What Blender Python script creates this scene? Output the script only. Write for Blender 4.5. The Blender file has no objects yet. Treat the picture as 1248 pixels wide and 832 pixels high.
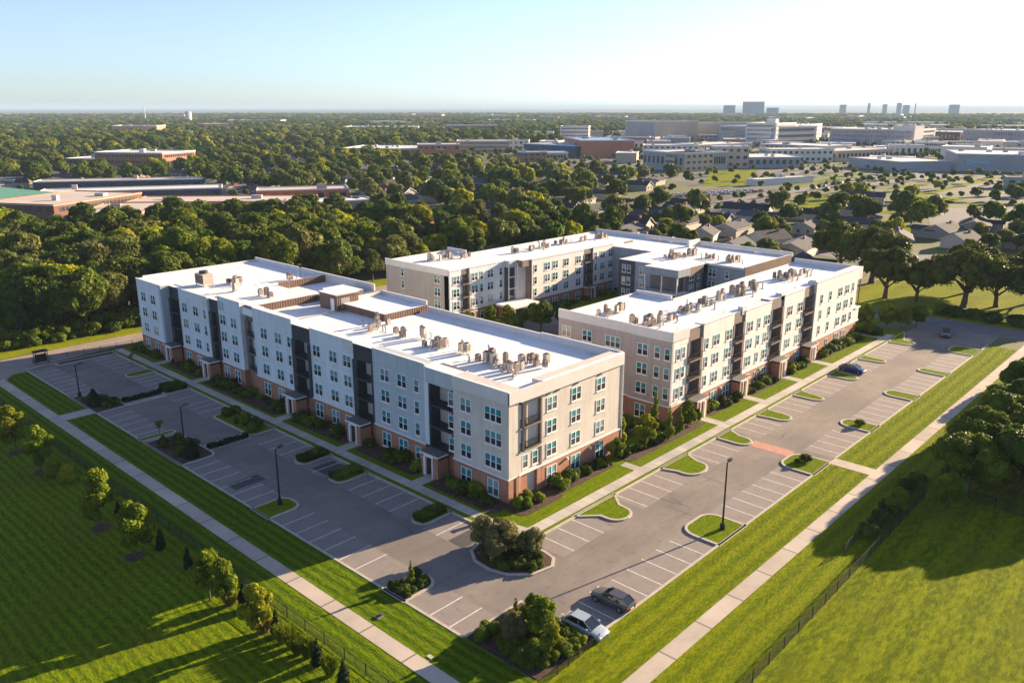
import bpy, math, random
import numpy as np
from mathutils import Vector, Matrix, Euler
R = math.radians
random.seed(7)
sc = bpy.context.scene
COL = sc.collection

# ------------------------------------------------------------------ camera
CAM_H = 46.0
PITCH = math.atan(285 / 1001.0)
AZ = R(42.984)
cd = bpy.data.cameras.new('camera'); cam = bpy.data.objects.new('camera', cd); COL.objects.link(cam)
cd.sensor_width = 36.0; cd.lens = 36 * 1001 / 1248.0
cd.clip_start = 0.5; cd.clip_end = 90000
cam.location = (0, 0, CAM_H)
cam.rotation_euler = Euler((R(90) - PITCH, 0, AZ - R(90)), 'XYZ')
sc.camera = cam

# ------------------------------------------------------------------ light
SUN_AZ = R(-13.0); SUN_EL = R(15.0)
w = bpy.data.worlds.new('World'); sc.world = w; w.use_nodes = True
nt = w.node_tree
sky = nt.nodes.new('ShaderNodeTexSky'); sky.sky_type = 'NISHITA'; sky.sun_disc = False
sky.sun_elevation = SUN_EL; sky.sun_rotation = R(90) - SUN_AZ
sky.altitude = 50; sky.air_density = 0.85; sky.dust_density = 0.35; sky.ozone_density = 5.0
bg = nt.nodes['Background']; bg.inputs['Strength'].default_value = 0.060
hs_ = nt.nodes.new('ShaderNodeHueSaturation'); hs_.inputs['Saturation'].default_value = 0.74; hs_.inputs['Hue'].default_value = 0.508
nt.links.new(sky.outputs[0], hs_.inputs['Color']); nt.links.new(hs_.outputs[0], bg.inputs[0])
sl = bpy.data.lights.new('sun', 'SUN'); sun = bpy.data.objects.new('sun', sl); COL.objects.link(sun)
sl.energy = 4.6; sl.angle = R(0.5); sl.color = (1.0, 0.76, 0.49)
sd = Vector((math.cos(SUN_EL) * math.cos(SUN_AZ), math.cos(SUN_EL) * math.sin(SUN_AZ), math.sin(SUN_EL)))
sun.rotation_euler = sd.to_track_quat('Z', 'Y').to_euler()
sun.location = (0, 0, 100)
vs = sc.view_settings
vs.view_transform = 'Standard'; vs.look = 'None'; vs.gamma = 1; vs.exposure = 2.02; vs.use_curve_mapping = False
cy = sc.cycles
cy.max_bounces = 5; cy.diffuse_bounces = 3; cy.glossy_bounces = 2; cy.transmission_bounces = 2; cy.volume_bounces = 0
cy.transparent_max_bounces = 4; cy.caustics_reflective = False; cy.caustics_refractive = False
cy.volume_step_rate = 10; cy.volume_max_steps = 16

# ------------------------------------------------------------------ materials
def _n(nt, t, **k):
    n = nt.nodes.new(t)
    for a, b in k.items(): setattr(n, a, b)
    return n
def mat(name, col, rough=0.8, col2=None, scale=1.0, detail=4, bump=0.0, bscale=None, bdist=0.05, metal=0, spec=0.3, rnd=0.0, col3=None, scale3=0.05, coord='Object', stretch=None):
    """base colour with one or two scales of noise; rnd = per-object value change"""
    m = bpy.data.materials.new(name); m.use_nodes = True
    nt = m.node_tree; b = nt.nodes['Principled BSDF']; L = nt.links.new
    b.inputs['Roughness'].default_value = rough; b.inputs['Metallic'].default_value = metal
    b.inputs['Specular IOR Level'].default_value = spec
    tc = _n(nt, 'ShaderNodeTexCoord')
    src = tc.outputs[coord]
    if coord == 'World':
        pass
    if stretch:
        mp = _n(nt, 'ShaderNodeMapping'); mp.inputs['Scale'].default_value = stretch
        L(src, mp.inputs[0]); src = mp.outputs[0]
    out = None
    if col2:
        nz = _n(nt, 'ShaderNodeTexNoise'); nz.inputs['Scale'].default_value = scale; nz.inputs['Detail'].default_value = detail
        nz.inputs['Roughness'].default_value = 0.6
        L(src, nz.inputs['Vector'])
        rp = _n(nt, 'ShaderNodeValToRGB'); rp.color_ramp.elements[0].position = 0.35; rp.color_ramp.elements[1].position = 0.65
        rp.color_ramp.elements[0].color = (*col, 1); rp.color_ramp.elements[1].color = (*col2, 1)
        L(nz.outputs['Fac'], rp.inputs[0]); out = rp.outputs[0]
    if col3:
        nz = _n(nt, 'ShaderNodeTexNoise'); nz.inputs['Scale'].default_value = scale3; nz.inputs['Detail'].default_value = 3
        L(src, nz.inputs['Vector'])
        mr = _n(nt, 'ShaderNodeMapRange'); mr.inputs[1].default_value = 0.42; mr.inputs[2].default_value = 0.62
        L(nz.outputs['Fac'], mr.inputs[0])
        mx = _n(nt, 'ShaderNodeMix', data_type='RGBA'); L(mr.outputs[0], mx.inputs[0])
        if out: L(out, mx.inputs[6])
        else: mx.inputs[6].default_value = (*col, 1)
        mx.inputs[7].default_value = (*col3, 1); out = mx.outputs[2]
    if rnd:
        oi = _n(nt, 'ShaderNodeObjectInfo')
        mr = _n(nt, 'ShaderNodeMapRange'); mr.inputs[3].default_value = 1 - rnd; mr.inputs[4].default_value = 1 + rnd
        L(oi.outputs['Random'], mr.inputs[0])
        hs = _n(nt, 'ShaderNodeHueSaturation'); L(mr.outputs[0], hs.inputs['Value'])
        if out: L(out, hs.inputs['Color'])
        else: hs.inputs['Color'].default_value = (*col, 1)
        out = hs.outputs[0]
    if out: L(out, b.inputs['Base Color'])
    else: b.inputs['Base Color'].default_value = (*col, 1)
    if bump:
        nz = _n(nt, 'ShaderNodeTexNoise'); nz.inputs['Scale'].default_value = bscale or scale * 3; nz.inputs['Detail'].default_value = 3
        L(src, nz.inputs['Vector'])
        bp = _n(nt, 'ShaderNodeBump'); bp.inputs['Strength'].default_value = bump; bp.inputs['Distance'].default_value = bdist
        L(nz.outputs['Fac'], bp.inputs['Height']); L(bp.outputs[0], b.inputs['Normal'])
    return m

def foliage(name, stops, sat_noise=0.6, transl=0.25):
    """leaf colour: varies per tree and in clumps"""
    m = bpy.data.materials.new(name); m.use_nodes = True
    nt = m.node_tree; b = nt.nodes['Principled BSDF']; L = nt.links.new
    b.inputs['Roughness'].default_value = 0.6; b.inputs['Specular IOR Level'].default_value = 0.12
    oi = _n(nt, 'ShaderNodeObjectInfo'); geo = _n(nt, 'ShaderNodeNewGeometry')
    nz = _n(nt, 'ShaderNodeTexNoise'); nz.inputs['Scale'].default_value = 0.45; nz.inputs['Detail'].default_value = 4
    L(geo.outputs['Position'], nz.inputs['Vector'])
    rp = _n(nt, 'ShaderNodeValToRGB')
    while len(rp.color_ramp.elements) < len(stops): rp.color_ramp.elements.new(0.5)
    for e, (p, c) in zip(rp.color_ramp.elements, stops): e.position = p; e.color = (*c, 1)
    L(oi.outputs['Random'], rp.inputs[0])
    mr = _n(nt, 'ShaderNodeMapRange'); mr.inputs[1].default_value = 0.3; mr.inputs[2].default_value = 0.7
    mr.inputs[3].default_value = 1 - sat_noise; mr.inputs[4].default_value = 1 + sat_noise
    L(nz.outputs['Fac'], mr.inputs[0])
    hs = _n(nt, 'ShaderNodeHueSaturation'); L(mr.outputs[0], hs.inputs['Value']); L(rp.outputs[0], hs.inputs['Color'])
    L(hs.outputs[0], b.inputs['Base Color'])
    if transl:
        tr = _n(nt, 'ShaderNodeBsdfTranslucent'); L(hs.outputs[0], tr.inputs['Color'])
        mx = _n(nt, 'ShaderNodeMixShader'); mx.inputs[0].default_value = transl
        L(b.outputs[0], mx.inputs[1]); L(tr.outputs[0], mx.inputs[2])
        L(mx.outputs[0], nt.nodes['Material Output'].inputs['Surface'])
    return m

def lawn(name, c1, c2, axis, stripe=1.6, amt=0.25, bump=0.6, patch=None, bs=5.0):
    """grass with mowing stripes running along one world axis"""
    m = bpy.data.materials.new(name); m.use_nodes = True
    nt = m.node_tree; b = nt.nodes['Principled BSDF']; L = nt.links.new
    b.inputs['Roughness'].default_value = 0.85; b.inputs['Specular IOR Level'].default_value = 0.03
    geo = _n(nt, 'ShaderNodeNewGeometry')
    sp = _n(nt, 'ShaderNodeSeparateXYZ'); L(geo.outputs['Position'], sp.inputs[0])
    nz0 = _n(nt, 'ShaderNodeTexNoise'); nz0.inputs['Scale'].default_value = 0.12; L(geo.outputs['Position'], nz0.inputs['Vector'])
    ad = _n(nt, 'ShaderNodeMath', operation='MULTIPLY_ADD'); L(nz0.outputs['Fac'], ad.inputs[0]); ad.inputs[1].default_value = 0.7
    L(sp.outputs['X' if axis == 'Y' else 'Y'], ad.inputs[2])
    mu = _n(nt, 'ShaderNodeMath', operation='MULTIPLY'); L(ad.outputs[0], mu.inputs[0]); mu.inputs[1].default_value = 2 * math.pi / stripe
    sn = _n(nt, 'ShaderNodeMath', operation='SINE'); L(mu.outputs[0], sn.inputs[0])
    mp = _n(nt, 'ShaderNodeMapping'); mp.inputs['Scale'].default_value = (1, .35, 1) if axis == 'Y' else (.35, 1, 1)
    L(geo.outputs['Position'], mp.inputs[0])
    nz = _n(nt, 'ShaderNodeTexNoise'); nz.inputs['Scale'].default_value = bs; nz.inputs['Detail'].default_value = 5; nz.inputs['Roughness'].default_value = 0.7
    L(mp.outputs[0], nz.inputs['Vector'])
    f = _n(nt, 'ShaderNodeMath', operation='MULTIPLY_ADD'); L(sn.outputs[0], f.inputs[0]); f.inputs[1].default_value = amt * 0.5; L(nz.outputs['Fac'], f.inputs[2])
    rp = _n(nt, 'ShaderNodeValToRGB'); rp.color_ramp.elements[0].position = 0.38; rp.color_ramp.elements[1].position = 0.64
    rp.color_ramp.elements[0].color = (*c1, 1); rp.color_ramp.elements[1].color = (*c2, 1)
    L(f.outputs[0], rp.inputs[0]); out = rp.outputs[0]
    if patch:
        nz3 = _n(nt, 'ShaderNodeTexNoise'); nz3.inputs['Scale'].default_value = 0.16; nz3.inputs['Detail'].default_value = 6
        L(geo.outputs['Position'], nz3.inputs['Vector'])
        mr = _n(nt, 'ShaderNodeMapRange'); mr.inputs[1].default_value = 0.5; mr.inputs[2].default_value = 0.72; mr.inputs[4].default_value = 0.7
        L(nz3.outputs['Fac'], mr.inputs[0])
        mx = _n(nt, 'ShaderNodeMix', data_type='RGBA'); L(mr.outputs[0], mx.inputs[0]); L(out, mx.inputs[6]); mx.inputs[7].default_value = (*patch, 1)
        out = mx.outputs[2]
    L(out, b.inputs['Base Color'])
    nb = _n(nt, 'ShaderNodeTexNoise'); nb.inputs['Scale'].default_value = 2.6; nb.inputs['Detail'].default_value = 6; nb.inputs['Roughness'].default_value = 0.75
    L(mp.outputs[0], nb.inputs['Vector'])
    h = _n(nt, 'ShaderNodeMath', operation='MULTIPLY_ADD'); L(sn.outputs[0], h.inputs[0]); h.inputs[1].default_value = amt * 0.25; L(nb.outputs['Fac'], h.inputs[2])
    bp = _n(nt, 'ShaderNodeBump'); bp.inputs['Strength'].default_value = bump; bp.inputs['Distance'].default_value = 0.35
    L(h.outputs[0], bp.inputs['Height']); L(bp.outputs[0], b.inputs['Normal'])
    return m

def jointed(name, c, axis, pitch=1.5, rough=0.85):
    """concrete walk with cross joints"""
    m = mat(name, c, rough, tuple(x * 0.86 for x in c), 0.8, 6, 0.15, 20, 0.01, col3=tuple(x * 1.1 for x in c), scale3=0.15)
    nt = m.node_tree; L = nt.links.new; b = nt.nodes['Principled BSDF']
    src = b.inputs['Base Color'].links[0].from_socket
    geo = _n(nt, 'ShaderNodeNewGeometry'); sp = _n(nt, 'ShaderNodeSeparateXYZ'); L(geo.outputs['Position'], sp.inputs[0])
    d = _n(nt, 'ShaderNodeMath', operation='DIVIDE'); L(sp.outputs[axis], d.inputs[0]); d.inputs[1].default_value = pitch
    fr = _n(nt, 'ShaderNodeMath', operation='FRACT'); L(d.outputs[0], fr.inputs[0])
    lt = _n(nt, 'ShaderNodeMath', operation='LESS_THAN'); L(fr.outputs[0], lt.inputs[0]); lt.inputs[1].default_value = 0.035
    fl = _n(nt, 'ShaderNodeMath', operation='FLOOR'); L(d.outputs[0], fl.inputs[0])
    wn = _n(nt, 'ShaderNodeTexWhiteNoise', noise_dimensions='1D'); L(fl.outputs[0], wn.inputs['W'])
    mr = _n(nt, 'ShaderNodeMapRange'); mr.inputs[3].default_value = 0.86; mr.inputs[4].default_value = 1.08; L(wn.outputs['Value'], mr.inputs[0])
    hs = _n(nt, 'ShaderNodeHueSaturation'); L(src, hs.inputs['Color']); L(mr.outputs[0], hs.inputs['Value'])
    mx = _n(nt, 'ShaderNodeMix', data_type='RGBA'); L(lt.outputs[0], mx.inputs[0]); L(hs.outputs[0], mx.inputs[6]); mx.inputs[7].default_value = (*[x * .45 for x in c], 1)
    L(mx.outputs[2], b.inputs['Base Color'])
    return m

def brick(name, c1, c2, mortar, scale=1.0):
    m = bpy.data.materials.new(name); m.use_nodes = True
    nt = m.node_tree; b = nt.nodes['Principled BSDF']; L = nt.links.new
    b.inputs['Roughness'].default_value = 0.85
    geo = _n(nt, 'ShaderNodeNewGeometry'); sp = _n(nt, 'ShaderNodeSeparateXYZ'); L(geo.outputs['Position'], sp.inputs[0])
    a = _n(nt, 'ShaderNodeMath', operation='ADD'); L(sp.outputs['X'], a.inputs[0]); L(sp.outputs['Y'], a.inputs[1])
    cb = _n(nt, 'ShaderNodeCombineXYZ'); L(a.outputs[0], cb.inputs[0]); L(sp.outputs['Z'], cb.inputs[1])
    bt = _n(nt, 'ShaderNodeTexBrick'); bt.inputs['Scale'].default_value = scale
    bt.inputs['Brick Width'].default_value = 0.24; bt.inputs['Row Height'].default_value = 0.09; bt.inputs['Mortar Size'].default_value = 0.012
    bt.inputs['Color1'].default_value = (*c1, 1); bt.inputs['Color2'].default_value = (*c2, 1); bt.inputs['Mortar'].default_value = (*mortar, 1)
    L(cb.outputs[0], bt.inputs['Vector'])
    nz = _n(nt, 'ShaderNodeTexNoise'); nz.inputs['Scale'].default_value = 1.2; L(geo.outputs['Position'], nz.inputs['Vector'])
    mr = _n(nt, 'ShaderNodeMapRange'); mr.inputs[3].default_value = 0.7; mr.inputs[4].default_value = 1.3; L(nz.outputs['Fac'], mr.inputs[0])
    hs = _n(nt, 'ShaderNodeHueSaturation'); L(bt.outputs['Color'], hs.inputs['Color']); L(mr.outputs[0], hs.inputs['Value'])
    L(hs.outputs[0], b.inputs['Base Color'])
    return m

def ribbed(name, c, axis, pitch=0.4):
    """vertical corrugated cladding"""
    m = mat(name, c, 0.5, tuple(x * 0.8 for x in c), 0.7)
    nt = m.node_tree; L = nt.links.new; b = nt.nodes['Principled BSDF']
    geo = _n(nt, 'ShaderNodeNewGeometry'); sp = _n(nt, 'ShaderNodeSeparateXYZ'); L(geo.outputs['Position'], sp.inputs[0])
    a = _n(nt, 'ShaderNodeMath', operation='ADD'); L(sp.outputs['X'], a.inputs[0]); L(sp.outputs['Y'], a.inputs[1])
    mu = _n(nt, 'ShaderNodeMath', operation='MULTIPLY'); L(a.outputs[0], mu.inputs[0]); mu.inputs[1].default_value = 2 * math.pi / pitch
    sn = _n(nt, 'ShaderNodeMath', operation='SINE'); L(mu.outputs[0], sn.inputs[0])
    bp = _n(nt, 'ShaderNodeBump'); bp.inputs['Strength'].default_value = 1; bp.inputs['Distance'].default_value = 0.015
    L(sn.outputs[0], bp.inputs['Height']); L(bp.outputs[0], b.inputs['Normal'])
    return m

M = {}
M['asphalt'] = mat('asphalt', (0.195, 0.168, 0.148), 0.9, (0.230, 0.199, 0.174), 0.45, 7, 0.2, 25, 0.01, col3=(0.160, 0.144, 0.131), scale3=0.09)
M['patch'] = mat('patched_asphalt', (0.062, 0.062, 0.064), 0.9, (0.08, 0.08, 0.08), 1.5)
M['stall'] = mat('stall_paving', (0.218, 0.190, 0.172), 0.9, (0.245, 0.216, 0.195), 0.6, 6, 0.15, 25, 0.01)
M['seal'] = mat('crack_seal', (0.045, 0.045, 0.047), 0.7)
M['roadtan'] = mat('worn_road', (0.26, 0.21, 0.18), 0.9, (0.32, 0.26, 0.23), 0.3, 6)
M['street'] = mat('street_asphalt', (0.13, 0.13, 0.135), 0.9, (0.17, 0.165, 0.165), 0.3, 6)
M['lotfar'] = mat('far_paving', (0.07, 0.07, 0.072), 0.9, (0.15, 0.14, 0.135), 0.03, 6, col3=(0.07, 0.10, 0.02), scale3=0.012)
M['brownlot'] = mat('brown_paving', (0.060, 0.043, 0.042), 0.9, (0.095, 0.075, 0.072), 0.02, 6)
M['palelot'] = mat('pale_paving', (0.17, 0.16, 0.155), 0.9, (0.13, 0.125, 0.125), 0.015, 6)
M['line'] = mat('road_paint', (0.80, 0.80, 0.78), 0.7, (0.46, 0.45, 0.44), 3.5, 8)
M['curb'] = mat('kerb_concrete', (0.46, 0.42, 0.36), 0.9, (0.38, 0.35, 0.30), 1.2, 5)
M['walkY'] = jointed('walk_concrete_a', (0.44, 0.41, 0.37), 'Y')
M['walkX'] = jointed('walk_concrete_b', (0.44, 0.41, 0.37), 'X')
M['pathX'] = jointed('path_concrete_b', (0.44, 0.38, 0.31), 'X', 6.0)
M['pathY'] = jointed('path_concrete_a', (0.44, 0.38, 0.32), 'Y', 6.0)
M['redbrickpave'] = brick('brick_paving', (0.46, 0.13, 0.095), (0.54, 0.17, 0.12), (0.42, 0.20, 0.15))
M['lawnY'] = lawn('lawn_stripes_a', (0.045, 0.090, 0.003), (0.120, 0.170, 0.004), 'Y', 1.1, 0.20, 0.8)
M['lawnX'] = lawn('lawn_stripes_b', (0.090, 0.130, 0.002), (0.195, 0.225, 0.003), 'X', 1.8, 0.16, 0.9)
M['fieldW'] = lawn('field_west', (0.060, 0.105, 0.002), (0.165, 0.225, 0.004), 'Y', 0.95, 0.14, 1.0, (0.13, 0.13, 0.01))
M['fieldS'] = lawn('field_south', (0.085, 0.120, 0.002), (0.205, 0.240, 0.004), 'X', 3.1, 0.10, 1.0, (0.13, 0.15, 0.010), bs=2.2)
M['islegrass'] = lawn('island_grass', (0.090, 0.140, 0.002), (0.150, 0.200, 0.004), 'X', 1.2, 0.05, 0.5)
M['park'] = lawn('park_grass', (0.14, 0.18, 0.006), (0.25, 0.26, 0.010), 'X', 9, 0.1, 0.5, (0.12, 0.12, 0.03))
M['mulch'] = mat('mulch', (0.040, 0.024, 0.018), 0.95, (0.105, 0.060, 0.045), 2.5, 8, 0.8, 8, 0.06)
M['ground'] = mat('suburb_ground', (0.080, 0.115, 0.016), 0.95, (0.17, 0.15, 0.08), 0.03, 8, col3=(0.045, 0.06, 0.02), scale3=0.004)
M['stucco_white'] = mat('stucco_white', (0.66, 0.71, 0.74), 0.85, (0.60, 0.65, 0.68), 0.35, 7, 0.1, 12, 0.01)  # white stucco; the blue of skylit shade is mixed into its colour
M['stucco_grey'] = mat('stucco_grey', (0.46, 0.51, 0.54), 0.85, (0.41, 0.46, 0.48), 0.35, 7, 0.1, 12, 0.01)
M['stucco_beige'] = mat('stucco_beige', (0.60, 0.545, 0.49), 0.85, (0.54, 0.49, 0.44), 0.35, 7, 0.1, 12, 0.01)
M['stucco_cream'] = mat('stucco_cream', (0.74, 0.71, 0.67), 0.85, (0.67, 0.64, 0.60), 0.3, 7, 0.1, 12, 0.01)
M['stucco_taupe'] = mat('stucco_taupe', (0.40, 0.355, 0.345), 0.85, (0.36, 0.32, 0.31), 0.35, 7, 0.1, 12, 0.01)
M['panel_taupe'] = mat('panel_taupe', (0.20, 0.16, 0.14), 0.7, (0.165, 0.13, 0.115), 0.8)
M['panel_dark'] = mat('panel_dark', (0.050, 0.055, 0.065), 0.55, (0.038, 0.042, 0.05), 0.6)
M['panel_mid'] = mat('panel_mid', (0.16, 0.155, 0.155), 0.6, (0.12, 0.118, 0.12), 0.9)
M['blue_grey'] = mat('stucco_blue_grey', (0.28, 0.32, 0.37), 0.8, (0.25, 0.285, 0.33), 0.4)
M['trim'] = mat('white_trim', (0.76, 0.74, 0.71), 0.6, (0.70, 0.68, 0.65), 1.0)
M['fascia'] = mat('fascia', (0.62, 0.60, 0.58), 0.6, (0.57, 0.55, 0.53), 0.5)
M['coping'] = mat('coping', (0.72, 0.71, 0.70), 0.4)
M['roof'] = mat('roof_membrane', (0.80, 0.79, 0.77), 0.75, (0.72, 0.71, 0.69), 0.22, 8, 0.15, 3, 0.01, col3=(0.84, 0.83, 0.81), scale3=0.12)
def overlay(m, kind):
    """weathering that belongs to the surface: joints, seams, streaks, ponding rings"""
    nt = m.node_tree; L = nt.links.new; b = nt.nodes['Principled BSDF']; src = b.inputs['Base Color'].links[0].from_socket
    geo = _n(nt, 'ShaderNodeNewGeometry'); sp = _n(nt, 'ShaderNodeSeparateXYZ'); L(geo.outputs['Position'], sp.inputs[0])
    def line(sock, pitch, wd, off_=0.0):
        d = _n(nt, 'ShaderNodeMath', operation='MULTIPLY_ADD'); L(sock, d.inputs[0]); d.inputs[1].default_value = 1 / pitch; d.inputs[2].default_value = off_
        f = _n(nt, 'ShaderNodeMath', operation='FRACT'); L(d.outputs[0], f.inputs[0]); c = _n(nt, 'ShaderNodeMath', operation='LESS_THAN'); L(f.outputs[0], c.inputs[0]); c.inputs[1].default_value = wd / pitch
        return c.outputs[0]
    def noise(scale, st, lo, hi, v0, v1, det=5):
        mp = _n(nt, 'ShaderNodeMapping'); mp.inputs['Scale'].default_value = st; L(geo.outputs['Position'], mp.inputs[0])
        nz = _n(nt, 'ShaderNodeTexNoise'); nz.inputs['Scale'].default_value = scale; nz.inputs['Detail'].default_value = det; L(mp.outputs[0], nz.inputs['Vector'])
        mr = _n(nt, 'ShaderNodeMapRange'); mr.inputs[1].default_value = lo; mr.inputs[2].default_value = hi; mr.inputs[3].default_value = v0; mr.inputs[4].default_value = v1; L(nz.outputs['Fac'], mr.inputs[0]); return mr.outputs[0]
    def mul(a, v):
        h = _n(nt, 'ShaderNodeHueSaturation'); L(a, h.inputs['Color']); L(v, h.inputs['Value']); return h.outputs[0]
    def dark(a, mask, k):
        mr = _n(nt, 'ShaderNodeMapRange'); mr.inputs[3].default_value = 1; mr.inputs[4].default_value = k; L(mask, mr.inputs[0]); return mul(a, mr.outputs[0])
    out = src
    if kind == 'wall':
        out = dark(out, line(sp.outputs['Z'], 2.98, .035, -.14), .72)
        ad = _n(nt, 'ShaderNodeMath', operation='ADD'); L(sp.outputs['X'], ad.inputs[0]); L(sp.outputs['Y'], ad.inputs[1])
        out = dark(out, line(ad.outputs[0], 4.2, .03, .3), .85)
        out = mul(out, noise(1.6, (1, 1, .10), .35, .75, 1.03, .86, 6))
    elif kind == 'roof':
        out = dark(out, line(sp.outputs['X'], 3.05, .06), .88); out = dark(out, line(sp.outputs['Y'], 12.3, .08), .90)
        out = mul(out, noise(.35, (1, 1, 1), .52, .70, 1.0, .80, 7)); out = mul(out, noise(2.2, (1, 1, 1), .60, .78, 1.0, .84, 4))
    elif kind == 'lot':
        out = mul(out, noise(1.3, (1, 1, 1), .60, .74, 1.0, .72, 3)); out = mul(out, noise(.5, (.12, 1, 1), .45, .7, 1.04, .90, 4)); out = mul(out, noise(14, (1, 1, 1), .3, .7, .9, 1.1, 2))
    elif kind == 'lotY':
        out = mul(out, noise(1.3, (1, 1, 1), .60, .74, 1.0, .72, 3)); out = mul(out, noise(14, (1, 1, 1), .3, .7, .9, 1.1, 2))
    L(out, b.inputs['Base Color'])
for k_ in ('stucco_white', 'stucco_grey', 'stucco_beige', 'stucco_cream', 'stucco_taupe', 'blue_grey'): overlay(M[k_], 'wall')
overlay(M['roof'], 'roof'); overlay(M['asphalt'], 'lot'); overlay(M['stall'], 'lotY')
M['brick'] = brick('wall_brick', (0.31, 0.115, 0.062), (0.39, 0.155, 0.080), (0.34, 0.23, 0.16))
M['brown_clad'] = ribbed('brown_cladding', (0.16, 0.10, 0.075), 'Y', 0.5)
M['metal_dark'] = mat('metal_dark', (0.025, 0.025, 0.028), 0.45, metal=0.3)
M['metal_grey'] = mat('metal_grey', (0.38, 0.37, 0.36), 0.45, (0.30, 0.29, 0.28), 3.0, rnd=0.35, metal=0.2)
M['metal_tan'] = mat('metal_tan', (0.46, 0.38, 0.31), 0.5, (0.36, 0.30, 0.26), 3.0, rnd=0.4)
M['grille'] = mat('grille', (0.05, 0.05, 0.055), 0.6)
M['mesh'] = mat('fence_mesh', (0.02, 0.022, 0.02), 0.6)
M['bark'] = mat('bark', (0.075, 0.055, 0.040), 0.95, (0.12, 0.09, 0.065), 3.0, 6, 0.5, 8, 0.04)
M['white_bark'] = mat('hut_white', (0.7, 0.7, 0.68), 0.7)
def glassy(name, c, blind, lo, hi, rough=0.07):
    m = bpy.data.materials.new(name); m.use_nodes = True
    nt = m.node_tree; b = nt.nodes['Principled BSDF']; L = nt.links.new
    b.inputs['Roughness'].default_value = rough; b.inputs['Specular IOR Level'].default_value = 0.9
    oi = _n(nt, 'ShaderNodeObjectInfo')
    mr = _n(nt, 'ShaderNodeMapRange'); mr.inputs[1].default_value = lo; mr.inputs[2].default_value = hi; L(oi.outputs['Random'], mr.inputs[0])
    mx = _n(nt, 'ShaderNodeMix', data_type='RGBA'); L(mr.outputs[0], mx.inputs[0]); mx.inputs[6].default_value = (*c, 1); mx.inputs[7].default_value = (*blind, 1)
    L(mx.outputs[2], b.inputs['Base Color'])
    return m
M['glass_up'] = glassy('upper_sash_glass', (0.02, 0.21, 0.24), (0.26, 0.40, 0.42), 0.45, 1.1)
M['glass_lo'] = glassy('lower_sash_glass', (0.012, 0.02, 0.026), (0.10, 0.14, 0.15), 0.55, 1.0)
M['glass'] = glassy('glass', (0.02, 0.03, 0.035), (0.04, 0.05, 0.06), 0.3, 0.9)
M['f_oak'] = foliage('oak_leaves', [(0.0, (0.050, 0.090, 0.010)), (0.2, (0.120, 0.150, 0.014)), (0.4, (0.060, 0.110, 0.010)), (0.6, (0.17, 0.175, 0.045)), (0.75, (0.09, 0.15, 0.010)), (0.9, (0.23, 0.25, 0.010)), (1.0, (0.36, 0.36, 0.012))], 0.6, 0.4)
M['f_park'] = foliage('park_oak_leaves', [(0.0, (0.075, 0.095, 0.012)), (1.0, (0.11, 0.125, 0.014))], 0.5)
M['f_dark'] = foliage('dark_leaves', [(0.0, (0.075, 0.125, 0.006)), (1.0, (0.125, 0.165, 0.008))], 0.5)
M['f_young'] = foliage('young_leaves', [(0.0, (0.13, 0.185, 0.008)), (0.6, (0.17, 0.215, 0.010)), (1.0, (0.25, 0.26, 0.010))], 0.4, 0.35)
M['f_shrub'] = foliage('shrub_leaves', [(0.0, (0.050, 0.085, 0.008)), (0.45, (0.080, 0.115, 0.010)), (0.8, (0.12, 0.165, 0.010)), (1.0, (0.19, 0.23, 0.010))], 0.5)
M['f_bronze'] = foliage('bronze_leaves', [(0.0, (0.16, 0.16, 0.05)), (1.0, (0.21, 0.19, 0.07))], 0.5)
M['f_cypress'] = foliage('cypress_leaves', [(0.0, (0.010, 0.020, 0.008)), (1.0, (0.018, 0.032, 0.010))], 0.3, 0.1)
M['f_straw'] = foliage('straw_blades', [(0.0, (0.26, 0.19, 0.04)), (1.0, (0.20, 0.17, 0.04))], 0.3, 0.4)

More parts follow.
